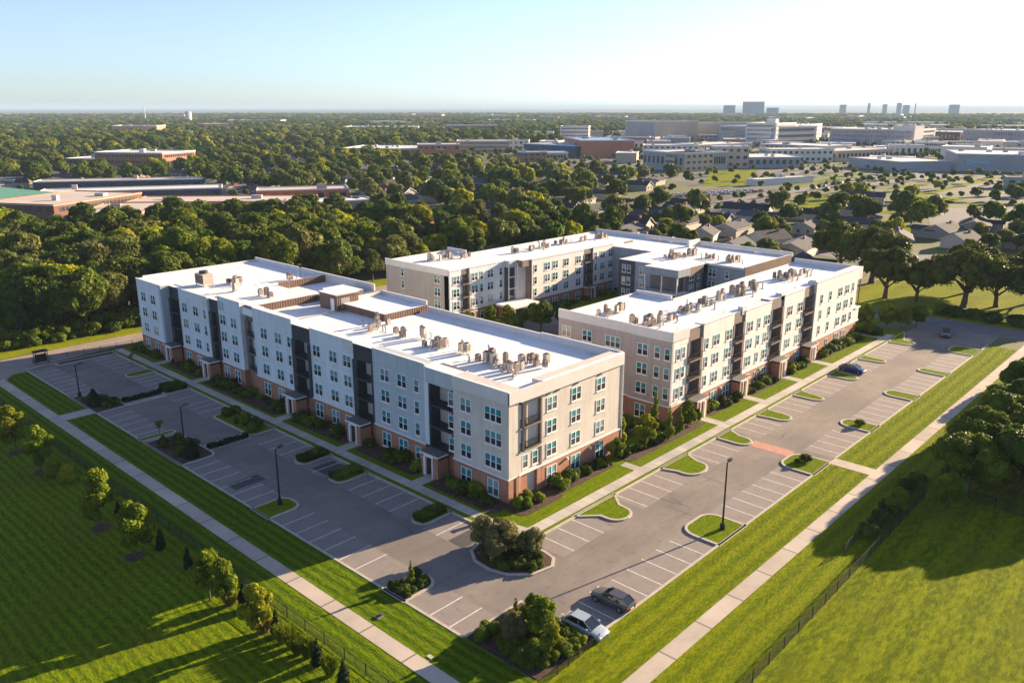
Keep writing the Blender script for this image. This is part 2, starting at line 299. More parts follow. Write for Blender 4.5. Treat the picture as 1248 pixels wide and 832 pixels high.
# ------------------------------------------------------------------ mesh helpers
class MB:
    def __init__(s): s.v = []; s.f = []; s.m = []; s.mats = []
    def mi(s, k):
        k = M[k] if isinstance(k, str) else k
        if k not in s.mats: s.mats.append(k)
        return s.mats.index(k)
    def face(s, pts, k):
        b = len(s.v); s.v += [tuple(p) for p in pts]; s.f.append(tuple(range(b, b + len(pts)))); s.m.append(s.mi(k))
    def box(s, x0, y0, z0, x1, y1, z1, k, top=None):
        if x1 < x0: x0, x1 = x1, x0
        if y1 < y0: y0, y1 = y1, y0
        b = len(s.v)
        s.v += [(x0, y0, z0), (x1, y0, z0), (x1, y1, z0), (x0, y1, z0), (x0, y0, z1), (x1, y0, z1), (x1, y1, z1), (x0, y1, z1)]
        i = s.mi(k); t = s.mi(top) if top else i
        for q, mm in (((0, 3, 2, 1), i), ((4, 5, 6, 7), t), ((0, 1, 5, 4), i), ((1, 2, 6, 5), i), ((2, 3, 7, 6), i), ((3, 0, 4, 7), i)):
            s.f.append(tuple(b + a for a in q)); s.m.append(mm)
        return s
    def prism(s, poly, z0, z1, k, top=None):
        b = len(s.v); n = len(poly); i = s.mi(k); t = s.mi(top) if top else i
        s.v += [(x, y, z0) for x, y in poly] + [(x, y, z1) for x, y in poly]
        s.f.append(tuple(b + n + a for a in range(n))); s.m.append(t)
        s.f.append(tuple(b + a for a in reversed(range(n)))); s.m.append(i)
        for a in range(n):
            c = (a + 1) % n
            s.f.append((b + a, b + c, b + n + c, b + n + a)); s.m.append(i)
        return s
    def tube(s, pts, rad, k, n=8, cap=True):
        """tube through points, rad per point"""
        pts = [Vector(p) for p in pts]
        if not hasattr(rad, '__len__'): rad = [rad] * len(pts)
        b = len(s.v); i = s.mi(k)
        for a, p in enumerate(pts):
            d = (pts[min(a + 1, len(pts) - 1)] - pts[max(a - 1, 0)]).normalized()
            u = d.orthogonal().normalized() if abs(d.z) < 0.99 else Vector((1, 0, 0)); w_ = d.cross(u).normalized(); u = w_.cross(d)
            for q in range(n):
                t = 2 * math.pi * q / n
                s.v.append(tuple(p + (u * math.cos(t) + w_ * math.sin(t)) * rad[a]))
        for a in range(len(pts) - 1):
            for q in range(n):
                r = (q + 1) % n
                s.f.append((b + a * n + q, b + a * n + r, b + (a + 1) * n + r, b + (a + 1) * n + q)); s.m.append(i)
        if cap:
            s.f.append(tuple(b + q for q in reversed(range(n)))); s.m.append(i)
            s.f.append(tuple(b + (len(pts) - 1) * n + q for q in range(n))); s.m.append(i)
        return s
    def build(s, name, parent=None, smooth=False, loc=None, link=True):
        me = bpy.data.meshes.new(name); me.from_pydata(s.v, [], s.f)
        for m in s.mats: me.materials.append(m)
        me.polygons.foreach_set('material_index', s.m)
        if smooth: me.polygons.foreach_set('use_smooth', [True] * len(s.f))
        me.update()
        o = bpy.data.objects.new(name, me)
        if link: COL.objects.link(o)
        if parent: o.parent = parent
        if loc: o.location = loc
        return o

def empty(name, loc=(0, 0, 0), rz=0.0):
    o = bpy.data.objects.new(name, None); COL.objects.link(o); o.location = loc; o.rotation_euler = (0, 0, rz); o.empty_display_size = 0.5
    return o
def tag(o, label=None, cat=None, group=None, kind=None):
    if label: o['label'] = label
    if cat: o['category'] = cat
    if group: o['group'] = group
    if kind: o['kind'] = kind
    return o
def struct(o): o['kind'] = 'structure'; return o
def inst(name, me, parent=None, loc=(0, 0, 0), rz=0.0, scl=None):
    o = bpy.data.objects.new(name, me); COL.objects.link(o); o.location = loc; o.rotation_euler = (0, 0, rz)
    if scl: o.scale = scl if hasattr(scl, '__len__') else (scl,) * 3
    if parent: o.parent = parent
    return o
KIDS = {}
def copy_tree(src, loc, rz=0.0, scl=None, label=None, group=None):
    """a copy of a thing, its parts and their sub-parts"""
    c = src.copy(); COL.objects.link(c); c.location = loc; c.rotation_euler = (0, 0, rz)
    if scl: c.scale = scl if hasattr(scl, '__len__') else (scl,) * 3
    if label: c['label'] = label
    if group: c['group'] = group
    def rec(a, b):
        for ch in KIDS.setdefault(a.name, list(a.children)):
            d = ch.copy(); COL.objects.link(d); d.parent = b; rec(ch, d)
    rec(src, c)
    return c

def rounded(x0, y0, x1, y1, r, ends=(1, 1, 1, 1), n=5):
    """rectangle, corners (SW, SE, NE, NW) rounded by r"""
    out = []
    for (cx, cy, a0, e, kx, ky) in ((x0, y0, 180, ends[0], 1, 1), (x1, y0, 270, ends[1], -1, 1), (x1, y1, 0, ends[2], -1, -1), (x0, y1, 90, ends[3], 1, -1)):
        if not e: out.append((cx, cy)); continue
        rr = r if not hasattr(r, '__len__') else r[0]
        for q in range(n + 1):
            a = R(a0 + 90 * q / n); out.append((cx + kx * rr + rr * math.cos(a), cy + ky * rr + rr * math.sin(a)))
    return out
def offset(poly, d):
    n = len(poly); out = []
    for i in range(n):
        p0 = Vector(poly[i - 1]); p1 = Vector(poly[i]); p2 = Vector(poly[(i + 1) % n])
        a = (p1 - p0).normalized(); b = (p2 - p1).normalized()
        na = Vector((a.y, -a.x)); nb = Vector((b.y, -b.x)); m_ = (na + nb)
        if m_.length < 1e-6: m_ = na
        m_.normalize(); k = d / max(0.5, m_.dot(na))
        out.append((p1.x + m_.x * k, p1.y + m_.y * k))
    return out
def ring(mb, poly, wd, z0, z1, k):
    """kerb ring inside a ccw polygon"""
    inner = offset(poly, -wd); n = len(poly)
    for a in range(n):
        c = (a + 1) % n
        p, q, r_, t = poly[a], poly[c], inner[c], inner[a]
        mb.face([(*p, z1), (*q, z1), (*r_, z1), (*t, z1)], k)
        mb.face([(*p, z0), (*q, z0), (*q, z1), (*p, z1)], k)
        mb.face([(*r_, z0), (*t, z0), (*t, z1), (*r_, z1)], k)

# ------------------------------------------------------------------ the ground and its paving
GX = 45000
g_ = MB(); g_.face([(-GX, -GX, -0.01), (GX, -GX, -0.01), (GX, GX, -0.01), (-GX, GX, -0.01)], 'ground'); struct(g_.build('ground'))
ZL = 0.12   # lawn level above the paving

def sheet(name, polys, k, z):
    m_ = MB()
    for p in polys: m_.face([(x, y, z) for x, y in p], k)
    return struct(m_.build(name))
def rc(x0, y0, x1, y1): return [(x0, y0), (x1, y0), (x1, y1), (x0, y1)]
def slab(name, rects, k, z1=ZL, z0=-0.3):
    m_ = MB()
    for r_ in rects:
        p = rc(*r_) if len(r_) == 4 and not hasattr(r_[0], '__len__') else r_
        m_.prism(p, z0, z1, k)
    return struct(m_.build(name))

sheet('parking_lot', [rc(43.7, 38.1, 59.4, 162.6), rc(59.4, 38.1, 190.2, 53.8)], 'asphalt', 0.0)
# lawns
slab('south_field', [(-80, -120, 188.5, 24.9)], 'fieldS', ZL)
slab('south_lawn', [(50.8, 24.9, 188.5, 31.05), (50.8, 32.75, 103.2, 38.2), (105.5, 32.75, 181, 38.2)], 'lawnX')
slab('south_lawn_edge', [(-80, 24.9, 50.8, 38.2)], 'fieldS', ZL)
slab('west_lawn', [(34.6, 38.2, 37.7, 158), (39.35, 38.2, 43.8, 129.7), ((39.35, 132.6), (43.8, 132.6), (43.8, 160.4), (41.2, 160.4), (39.35, 157.5))], 'lawnY')
slab('west_field', [(-80, 38.2, 34.6, 163)], 'fieldW', ZL)
slab('inner_lawn', [(59.3, 53.7, 181, 60.9), (59.3, 60.9, 66.5, 163), (66.5, 60.9, 116, 163), (116, 60.9, 188, 152)], 'islegrass', ZL - .004)
slab('north_verge', [(30, 172.6, 300, 179), (66.5, 163.0, 188, 166.0)], 'park', ZL)
slab('park_lawn', [(198.6, 22, 262, 78)], 'park', ZL)
slab('corner_bed_soil', [(44.0, 37.9, 51.3, 46.6)], 'mulch', ZL + .03)

# walks
zw = ZL + 0.02
mb = MB(); mb.box(37.7, 36, -.2, 39.35, 158.6, zw, 'pathY'); mb.box(39.35, 129.7, -.2, 43.8, 132.6, zw, 'walkY'); struct(mb.build('west_path'))
mb = MB(); mb.box(39.35, 31.05, -.2, 188.5, 32.75, zw, 'pathX'); mb.box(-20, 31.05, -.2, 39.35, 32.75, zw - .003, 'pathX'); mb.box(103.2, 32.75, -.2, 105.5, 38.2, zw, 'pathX'); struct(mb.build('south_path'))
mb = MB()
mb.box(60.15, 60.2, -.1, 61.55, 163, zw, 'walkY')
mb.box(61.0, 54.35, -.1, 176, 55.9, zw, 'walkX')
mb.face([(60.15, 60.2, zw), (61.55, 60.2, zw), (62.6, 55.9, zw), (61.0, 55.9, zw)], 'walkX')
for y in (148, 133, 106.4, 90, 74): mb.box(61.55, y - .9, -.1, 64.6, y + .9, zw - .003, 'walkY')
for x in (106.3, 119.7, 134, 146.6): mb.box(x - .9, 55.9, -.1, x + .9, 60.2, zw - .003, 'walkX')
mb.box(83.6, 55.9, -.1, 85.0, 58.2, zw - .003, 'walkX')
mb.box(171.5, 55.9, -.1, 173, 60, zw - .003, 'walkX')
struct(mb.build('sidewalk'))

# streets
sheet('north_road', [[(-60, 157), (38.0, 157.4), (48, 163.4), (66, 166), (330, 166), (330, 172.8), (66, 172.8), (-60, 168)]], 'roadtan', 0.004)
sheet('east_street', [[(190, -60), (198.6, -60), (198.6, 84), (203, 100), (226, 152), (216, 156), (193, 106), (190, 84)]], 'street', 0.004)
# beds
mb = MB()
for (a, b, c, d) in ((62.2, 61, 65.8, 72.8), (62.6, 76, 65.8, 88.6), (62.6, 91.4, 65.8, 105), (62.2, 108, 65.8, 131.6), (62.6, 134.6, 65.8, 146.5), (62.8, 149.6, 65.8, 161),
                     (67.5, 58.6, 83.4, 61.4), (85.4, 57.6, 104.6, 60.9), (108.2, 58.6, 118.4, 60.9), (121.2, 58.3, 132.6, 60.9), (135.6, 58.6, 145.4, 60.9), (148.2, 58.2, 171, 60.9)):
    mb.prism(rounded(a, b, c, d, .9), 0, ZL + .03, 'mulch')
mb.prism(rounded(64.0, 57.9, 72, 61.4, 1.2), 0, ZL + .026, 'mulch')
mb.prism(rounded(172, 56.8, 177.5, 62, 1.2), 0, ZL + .03, 'mulch')
struct(mb.build('planting_bed'))
sheet('courtyard_paving', [rc(92, 64, 97.5, 160), rc(97.5, 86, 150, 119)], 'asphalt', ZL + .01)

# islands: (polygon, filling)
isl = []
def I(poly, fill='islegrass'): isl.append((poly, fill))
I([(60.6, 54.6), (56.9, 57.9), (54.7, 57.2), (53.5, 55.4), (53.3, 53.0), (54.0, 50.8), (55.8, 49.0), (58.4, 48.5), (59.8, 49.5), (60.2, 51.2), (60.0, 53.0), (60.6, 54.1)], 'mulch')
for x0, x1, t0, t1 in ((68.0, 76.6, 70.5, 74.4), (86.3, 93.4, 87.2, 92.0), (100.9, 105.4, 100.9, 104.0), (113.1, 117.0, 113.6, 116.8), (125.9, 129.4, 126.0, 128.6), (139.8, 144.0, 140.3, 143.3), (153.8, 157.2, 154.2, 156.8), (169.8, 180.6, 170.2, 173.6)):
    # a tongue growing out of the verge towards -Y
    p = [(x0, 54.0)]
    p += [(t0, 51.6)] if t0 != x0 else []
    cxm = (t0 + t1) / 2; rr = (t1 - t0) / 2
    for q in range(9):
        a = math.pi + math.pi * q / 8; p.append((cxm + rr * math.cos(a), 50.6 + 1.7 * math.sin(a)))
    p += [(t1 + .1, 51.6), (x1, 54.0)]
    I(p)
for x0, x1 in ((73.9, 80.2), (98.2, 103.9), (118.2, 121.8), (136.6, 140.0), (153.8, 156.4), (170.9, 176.6)):
    I(rounded(x0, 37.9, x1, 43.2, min(1.9, (x1 - x0) / 2 - .05), (0, 0, 1, 1)))
for y0, y1, hedge in ((54.9, 58.2, 1), (79.2, 83.2, 0)):
    I(rounded(43.5, y0, 48.4, y1, 1.5, (0, 1, 1, 0)), 'mulch' if hedge else 'islegrass')
for y0, y1 in ((64.9, 67.7), (80.9, 84.1), (89.2, 92.0), (143.4, 146.2)):
    I(rounded(54.6, y0, 59.6, y1, 1.35, (1, 0, 0, 1)))
I(rounded(43.5, 100.9, 48.9, 112.4, 1.2, (0, 1, 1, 0)), 'mulch')
I(rounded(43.5, 112.9, 48.9, 114.4, .6, (0, 1, 1, 0)))
I([(43.5, 129.2), (48.6, 129.5), (48.7, 131.6), (47.9, 134.6), (45.6, 139.5), (43.5, 140.6)], 'mulch')
I(rounded(55.3, 103.4, 59.6, 115.2, .9, (1, 0, 0, 1)), 'islegrass')
I(rounded(55.0, 130.0, 59.6, 134.8, .9, (1, 0, 0, 1)), 'mulch')
I(rounded(48.7, 160.2, 59.6, 162.4, .9, (1, 0, 0, 1)), 'mulch')
mb = MB(); ki = MB()
for p, fl in isl:
    ring(mb, p, 0.32, -.1, 0.15, 'curb')
    ki.prism(offset(p, -.28), -.1, 0.135, fl)
# the long kerbs
def kerb(x0, y0, x1, y1): mb.box(x0, y0, -.1, x1, y1, 0.15, 'curb')
kerb(43.62, 46.8, 43.92, 129.7); kerb(43.62, 132.6, 43.92, 160.5); kerb(51.3, 38.0, 51.6, 46.2); kerb(43.92, 46.6, 51.6, 46.9); kerb(51.6, 38.0, 103.2, 38.3); kerb(105.5, 38.0, 181, 38.3)
kerb(59.15, 56.8, 59.45, 162.3); kerb(60.4, 53.55, 171, 53.85); kerb(43.92, 162.3, 59.4, 162.55)
kerb(48.9, 104.9, 55.3, 105.3); kerb(48.7, 132.3, 55.2, 132.7)
struct(mb.build('kerb')); struct(ki.build('island_ground'))
mb = MB()
mb.face([(48.9, 103.0, .008), (55.3, 103.0, .008), (55.3, 104.9, .008), (48.9, 104.9, .008)], 'walkX')
mb.face([(48.7, 129.5, .008), (55.2, 129.5, .008), (55.2, 131.0, .008), (48.7, 131.0, .008)], 'walkX')
struct(mb.build('crosswalk_slab'))
sheet('brick_crossing', [[(101.9, 43.2), (104.1, 43.2), (104.0, 49.2), (101.8, 49.2)]], 'redbrickpave', 0.010)

# stall paving a shade lighter, then lines, patches, sealed cracks
mb = MB()
for a, b in ((51.8, 73.8), (80.3, 98.1), (105.6, 118.1), (121.9, 136.5), (140.1, 153.7), (156.5, 170.8)): mb.face([(a, 38.3, .004), (b, 38.3, .004), (b, 42.7, .004), (a, 42.7, .004)], 'stall')
for a, b in ((60.6, 69.5), (75.5, 86.8), (92.6, 100.8), (105.3, 113.2), (117, 126), (129.4, 139.9), (144, 153.9), (157.3, 170)): mb.face([(a, 49.0, .004), (b, 49.0, .004), (b, 53.6, .004), (a, 53.6, .004)], 'stall')
for a, b in ((47, 54.8), (58.3, 79.1), (83.3, 100.8), (114.5, 129.1), (134, 160.4)): mb.face([(43.9, a, .004), (48.2, a, .004), (48.2, b, .004), (43.9, b, .004)], 'stall')
for a, b in ((60, 64.8), (67.8, 80.8), (84.2, 89.2), (92, 103), (115.4, 129.9), (134.9, 143.4), (146.3, 160.2)): mb.face([(54.5, a, .004), (59.2, a, .004), (59.2, b, .004), (54.5, b, .004)], 'stall')
struct(mb.build('stall_paving'))
mb = MB()
def ln(x0, y0, x1, y1, wd=.11, z=.009, k='line'):
    a = Vector((x0, y0)); b = Vector((x1, y1)); n = (b - a).normalized(); n = Vector((-n.y, n.x)) * wd / 2
    mb.face([(*(a - n), z), (*(b - n), z), (*(b + n), z), (*(a + n), z)], k)
for x in (52.7, 55.35, 58.0, 60.66, 63.3, 66.0, 68.7, 71.3, 82.9, 85.5, 88.0, 90.5, 93.15, 95.6, 107.6, 110.2, 112.8, 115.4, 123.9, 126.4, 129.0, 131.5, 134, 142.2, 144.7, 147.2, 149.7, 152.0, 158.4, 160.9, 163.4, 165.9, 168.4): ln(x, 38.35, x, 42.75)
for x in (62.45, 65.1, 67.75, 76.4, 79.1, 81.75, 84.4, 93.5, 96.1, 98.9, 107.2, 109.8, 112.0, 119.6, 122.2, 124.3, 131.5, 134.1, 136.7, 146, 148.6, 151.2, 159.2, 161.8, 164.4, 167): ln(x, 49.05, x, 53.5)
for y in (48.9, 51.6, 63.3, 66.05, 68.8, 71.5, 74.2, 76.9, 85.6, 88.3, 91.0, 93.7, 96.4, 98.9, 116.1, 118.7, 121.4, 124.0, 126.6, 137.4, 140.6, 143.0, 145.4, 147.8, 150.1, 152.5, 155.2, 157.8): ln(43.95, y, 48.25, y)
for y in (62.4, 70.7, 73.4, 76.1, 78.8, 86.6, 94.6, 97.3, 100.0, 118.1, 120.4, 122.6, 126.5, 137.4, 139.6, 141.5, 148.4, 151, 153.5, 156, 158.3): ln(54.55, y, 59.1, y)
struct(mb.build('parking_lines'))
mb = MB()
mb.face([(54.6, 58.2, .006), (58.9, 58.2, .006), (58.9, 60.6, .006), (54.6, 60.6, .006)], 'patch')
mb.face([(45, 89.2, .006), (49.3, 89.2, .006), (49.3, 91.4, .006), (45, 91.4, .006)], 'patch')
mb.face([(55.2, 84.6, .006), (58.6, 84.6, .006), (58.6, 87.8, .006), (55.2, 87.8, .006)], 'patch')
rnd = random.Random(3)
for k in range(30):
    if k < 15: x, y = rnd.uniform(52, 168), rnd.uniform(43.2, 48.8); dx, dy = (rnd.uniform(2, 6), rnd.uniform(-1, 1)) if k % 2 else (rnd.uniform(-1, 1), 3.5)
    else: x, y = rnd.uniform(48.6, 54), rnd.uniform(60, 156); dx, dy = (rnd.uniform(-1, 1), rnd.uniform(2, 7)) if k % 2 else (4, rnd.uniform(-1, 1))
    p = [(x, y)]
    for q in range(5): p.append((p[-1][0] + dx / 5 + rnd.uniform(-.25, .25), p[-1][1] + dy / 5 + rnd.uniform(-.25, .25)))
    for a, b in zip(p, p[1:]): ln(*a, *b, .055, .0065, 'seal')
struct(mb.build('asphalt_repairs'))

# far paved ground (to scale, where it lies)
sheet('far_parking_lot', [[(344, 252), (337, 176), (446, 200), (448, 246)]], 'brownlot', 0.03)
sheet('far_pale_lot', [[(421, 124), (450, 92), (384, 70), (362, 104)], [(240, 52), (262, 110), (292, 112), (276, 40)]], 'palelot', 0.03)
sheet('town_paving', [[(470, 100), (620, 128), (900, 160), (1500, 250), (1750, 560), (1200, 720), (820, 640), (620, 560), (500, 380), (455, 260)]], 'lotfar', 0.03)
sheet('left_parking_lot', [[(160, 340), (215, 300), (300, 420), (250, 560), (190, 540)]], 'palelot', 0.03)
sheet('avenue', [[(200, 182), (262, 206), (455, 214), (600, 190), (900, 230), (1500, 420), (1500, 400), (900, 212), (600, 178), (455, 200), (264, 196), (204, 170)]], 'palelot', 0.034)
sheet('far_lawn', [[(470, 222), (900, 252), (900, 246), (470, 216)], [(455, 150), (640, 150), (640, 144), (455, 143)], [(500, 176), (640, 160), (640, 155), (500, 169)], [(452, 150), (462, 150), (462, 108), (452, 108)], [(300, 118), (345, 128), (356, 100), (318, 96)], [(452, 262), (560, 318), (600, 300), (470, 240)], [(350, 168), (450, 192), (450, 180), (352, 150)], [(330, 240), (338, 180), (330, 176), (318, 240)], [(372, 132), (480, 142), (486, 122), (428, 122)], [(95, 255), (140, 300), (150, 280), (112, 248)]], 'park', 0.04)

# ------------------------------------------------------------------ windows, one mesh per size
def window_mesh(wd, ht, n, sill=True):
    f = MB(); g = MB(); t = .09
    f.box(-wd / 2 - t, -.07, -ht / 2 - t, wd / 2 + t, 0, -ht / 2, 'trim'); f.box(-wd / 2 - t, -.07, ht / 2, wd / 2 + t, 0, ht / 2 + t, 'trim')
    f.box(-wd / 2 - t, -.07, -ht / 2, -wd / 2, 0, ht / 2, 'trim'); f.box(wd / 2, -.07, -ht / 2, wd / 2 + t, 0, ht / 2, 'trim')
    sw = wd / n
    for q in range(1, n): f.box(-wd / 2 + q * sw - .08, -.065, -ht / 2, -wd / 2 + q * sw + .08, 0, ht / 2, 'trim')
    f.box(-wd / 2, -.05, -.035, wd / 2, 0, .035, 'trim')
    if sill: f.box(-wd / 2 - .16, -.14, -ht / 2 - .19, wd / 2 + .16, 0, -ht / 2 - t - .001, 'trim')
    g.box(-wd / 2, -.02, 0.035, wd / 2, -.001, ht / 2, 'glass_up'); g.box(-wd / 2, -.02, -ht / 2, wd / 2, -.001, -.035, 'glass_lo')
    a = f.build('window', link=False).data; b = g.build('window_pane', link=False).data
    return a, b
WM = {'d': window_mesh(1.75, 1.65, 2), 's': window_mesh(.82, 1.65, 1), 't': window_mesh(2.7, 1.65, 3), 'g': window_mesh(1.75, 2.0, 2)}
ROT = {'W': -R(90), 'S': 0.0, 'E': R(90), 'N': R(180)}
def window(par, kind, side, s, d, z):
    """s along the wall, d the wall's plane"""
    loc = (d, s, z) if side in 'WE' else (s, d, z)
    a, b = WM[kind]
    o = inst('window', a, par, loc, ROT[side]); inst('window_pane', b, o)

class Sep:
    """every box a part of its own"""
    def __init__(s, name): s.l = []; s.name = name
    def box(s, *a, **k): m_ = MB(); m_.box(*a, **k); s.l.append(m_)
    def build(s, name, par): return [m_.build(name, par) for m_ in s.l]
def fbox(mb, side, s0, s1, d0, d1, z0, z1, k, top=None):
    """box on a facade: d = distance out from plane 0 given in absolute coordinates"""
    if side in 'WE': mb.box(d0, s0, z0, d1, s1, z1, k, top)
    else: mb.box(s0, d0, z0, s1, d1, z1, k, top)

def wall_bay(wl, bk, tr, side, s0, s1, face, back, ztop, k, band=3.15, zb=3.35, cap=True):
    """stucco on a brick base with a white band and a coping; face and back are plane coordinates"""
    o = -1 if side in 'WS' else 1
    fbox(wl, side, s0, s1, face, back, zb, ztop, k)
    fbox(bk, side, s0 + .002, s1 - .002, face + o * .06, back, 0, band, 'brick')
    fbox(tr, side, s0 - .03, s1 + .03, face + o * .16, back - o * -.004, band, zb, 'trim')
    if cap: fbox(tr, side, s0 - .02, s1 + .02, face + o * .12, face - o * .25, ztop, ztop + .10, 'coping')

def balcony_bay(par, side, s0, s1, face, back, ztop, dark='panel_dark', inner='panel_mid', floors=(3.2, 6.15, 9.1), pier=(.45, 1.0), fas=1.9, rail=True, z0=0.0):
    o = -1 if side in 'WS' else 1
    m_ = MB()
    fbox(m_, side, s0, s1, face - o * .3, back, ztop - fas, ztop, dark, 'coping')
    fbox(m_, side, s0, s0 + pier[0], face - o * .02, back, z0 + 3.2, ztop - fas, dark)
    fbox(m_, side, s1 - pier[1], s1, face - o * .02, back, z0 + 3.2, ztop - fas, dark)
    fbox(m_, side, s0, s1, back - o * -.0 , back + o * -.02, z0, ztop - fas, inner)
    fbox(m_, side, s0, s1, face - o * .25, back, 0, 3.19, 'brick')
    m_.build('balcony_tower', par)
    a, b = s0 + pier[0], s1 - pier[1]
    for f in floors:
        e = MB(); fbox(e, side, a + .002, b - .002, face + o * .25, back, f, f + .22, dark)
        bal = e.build('balcony', par)
        r_ = MB(); n = max(4, int((b - a) / .16))
        fbox(r_, side, a, b, face + o * .24, face + o * .19, f + 1.22, f + 1.28, 'metal_dark')
        fbox(r_, side, a, b, face + o * .24, face + o * .19, f + .28, f + .33, 'metal_dark')
        for q in range(n + 1):
            s = a + (b - a - .03) * q / n; fbox(r_, side, s, s + .03, face + o * .23, face + o * .20, f + .33, f + 1.22, 'metal_dark')
        r_.build('railing', bal)
        d_ = MB(); c = (a + b) / 2
        wdt = min(1.9, (b - a) - .3)
        fbox(d_, side, c - wdt / 2, c + wdt / 2, back + o * .02, back + o * .08, f + .22, f + 2.45, 'trim')
        fbox(d_, side, c - wdt / 2 + .1, c - .05, back + o * .08, back + o * .10, f + .32, f + 2.35, 'glass_lo')
        fbox(d_, side, c + .05, c + wdt / 2 - .1, back + o * .08, back + o * .10, f + .32, f + 2.35, 'glass_up')
        d_.build('balcony_door', bal)

def portico(par, side, s, face, wd=3.2, dep=1.9, ht=3.1):
    """brick entrance porch: white surround, dark door, curved-edge flat canopy"""
    o = -1 if side in 'WS' else 1
    m_ = MB(); f1 = face + o * dep
    fbox(m_, side, s - wd / 2, s - wd / 2 + .9, f1, face, 0, ht, 'brick'); fbox(m_, side, s + wd / 2 - .5, s + wd / 2, f1, face, 0, ht, 'brick')
    fbox(m_, side, s - wd / 2, s + wd / 2, f1 - o * .01, face, ht - .35, ht, 'trim')
    fbox(m_, side, s - wd / 2 + .9, s - wd / 2 + 1.12, f1 + o * .08, f1 - o * .2, 0, ht - .35, 'trim'); fbox(m_, side, s + wd / 2 - .85, s + wd / 2 - .5, f1 + o * .08, f1 - o * .2, 0, ht - .35, 'trim')
    p = m_.build('entrance_porch', par)
    c = MB(); fbox(c, side, s - wd / 2 - .2, s + wd / 2 + .2, f1 + o * .15, face, ht + .003, ht + .22, 'trim', 'panel_mid'); c.build('canopy', p)
    d_ = MB(); fbox(d_, side, s - wd / 2 + 1.12, s + wd / 2 - .85, f1 - o * .9, f1 - o * .96, 0, ht - .4, 'metal_dark'); fbox(d_, side, s - .2, s + .35, f1 - o * .88, f1 - o * .9, .3, 2.2, 'glass_lo'); d_.build('door', p)

def parapet(mb, x0, y0, x1, y1, z0, z1, k='fascia'):
    mb.box(x0, y0, z0, x1, y1, z1, k, 'coping')
Z4 = (1.55, 4.9, 7.95, 10.95)

# ================================================================== the west building
B1 = tag(empty('apartment_building', (77, 110, 0)), 'long apartment building nearest the camera, pale stucco over brick, white stepped flat roof', 'apartment building', 'four storey apartment buildings')
def off(o, par):
    for q in (o if isinstance(o, list) else [o]): q.location = (-par.location.x, -par.location.y, 0)
class PB:
    """stands in for a parent: children built in world coordinates are shifted to the thing's base"""
wl, bk, tr = MB(), Sep('brick_base'), Sep('trim_band')
BK = 67.6
segs = [(149.6, 160, 64.7, 'stucco_white', 14.2), (134.2, 145.0, 65.9, 'stucco_white', 14.2), (123.6, 131.0, 66.2, 'stucco_white', 14.9),
        (108.2, 119.5, 66.2, 'stucco_white', 14.7), (92.6, 103.4, 66.3, 'stucco_white', 14.2), (77.0, 87.8, 66.0, 'stucco_grey', 14.3),
        (61.45, 71.0, 65.4, 'stucco_beige', 14.2)]
for a, b, x, k, zt in segs: wall_bay(wl, bk, tr, 'W', a, b, x, BK, zt, k)
# panels of another tone: the grey returns, white strips beside the towers
wl.box(64.66, 149.55, 3.36, 67.0, 150.4, 14.1, 'stucco_grey')
for a, b, x, k in ((134.25, 136.2, 65.86, 'fascia'), (92.65, 94.9, 66.26, 'fascia'), (129.0, 130.9, 66.16, 'stucco_grey')): wl.box(x, a, 12.6, 66.4, b, 14.15, k)
wl.box(65.9, 76.2, 3.36, 67.6, 77.0, 14.1, 'stucco_white')
# white fascia round the south end
wl.box(65.25, 61.3, 12.75, 65.4, 71.0, 14.2, 'fascia'); wl.box(65.25, 61.2, 12.75, 67.3, 61.45, 14.2, 'fascia')
# south front
wall_bay(wl, bk, tr, 'S', 71.4, 88.0, 61.5, 63.2, 14.2, 'stucco_beige')
wl.box(67.25, 61.25, 12.6, 88.06, 61.5, 14.22, 'fascia', 'coping')
# core
wl.box(BK, 63.2, 0, 87.95, 101, 13.3, 'stucco_beige', 'roof'); wl.box(BK, 101, 0, 87.95, 121.5, 13.15, 'stucco_beige', 'roof')
wl.box(BK, 121.5, 0, 80, 160, 14.1, 'stucco_white', 'roof'); wl.box(80, 134, 0, 90.6, 160, 14.1, 'stucco_white', 'roof')
wl.box(80, 118.6, 0, 90.6, 134, 13.3, 'stucco_white', 'roof'); wl.box(69.0, 61.9, 0, 87.95, 63.2, 13.3, 'stucco_beige', 'roof')
for a, b, x, k, zt in segs: wl.box(x + .3, a + .05, zt - 1, BK, b - .05, 13.3 if b < 121 else 14.1, 'stucco_white', 'roof')
par_ = []
wall = wl.build('wall', B1); off(wall, B1)
brk = bk.build('brick_base', B1); off(brk, B1)
trm = tr.build('trim_band', B1); off(trm, B1)
rf = Sep('parapet')
parapet(rf, 87.7, 76.0, 88.0, 100.9, 13.3, 14.2); parapet(rf, 87.75, 61.55, 88.05, 76.0, 13.3, 14.35)
parapet(rf, 90.35, 118.7, 90.65, 160, 13.3, 15.0); parapet(rf, 66, 159.7, 90.3, 160, 14.1, 14.5)
parapet(rf, 72, 61.55, 87.7, 61.8, 13.3, 14.22)
for a, b, zt in ((145, 149.6, 14.3), (131, 134.2, 14.3), (103.4, 108.2, 14.2), (87.8, 92.6, 14.2), (71, 76.2, 14.2), (119.5, 123.6, 14.3)): rf.box(66.6, a, 12.9, BK, b, zt - .35, 'roof'); 
pr_ = rf.build('parapet', B1); off(pr_, B1)
rs = Sep('step_cladding')
rs.box(68.2, 121.42, 13.15, 80.0, 121.5, 14.45, 'brown_clad', 'coping'); rs.box(80, 133.9, 13.3, 90.6, 133.98, 14.7, 'brown_clad', 'coping')
rs.box(80.0, 118.5, 13.15, 90.6, 118.58, 13.75, 'brown_clad', 'coping'); rs.box(79.9, 118.6, 13.3, 79.98, 121.5, 14.3, 'brown_clad')
st = rs.build('step_cladding', B1); off(st, B1)
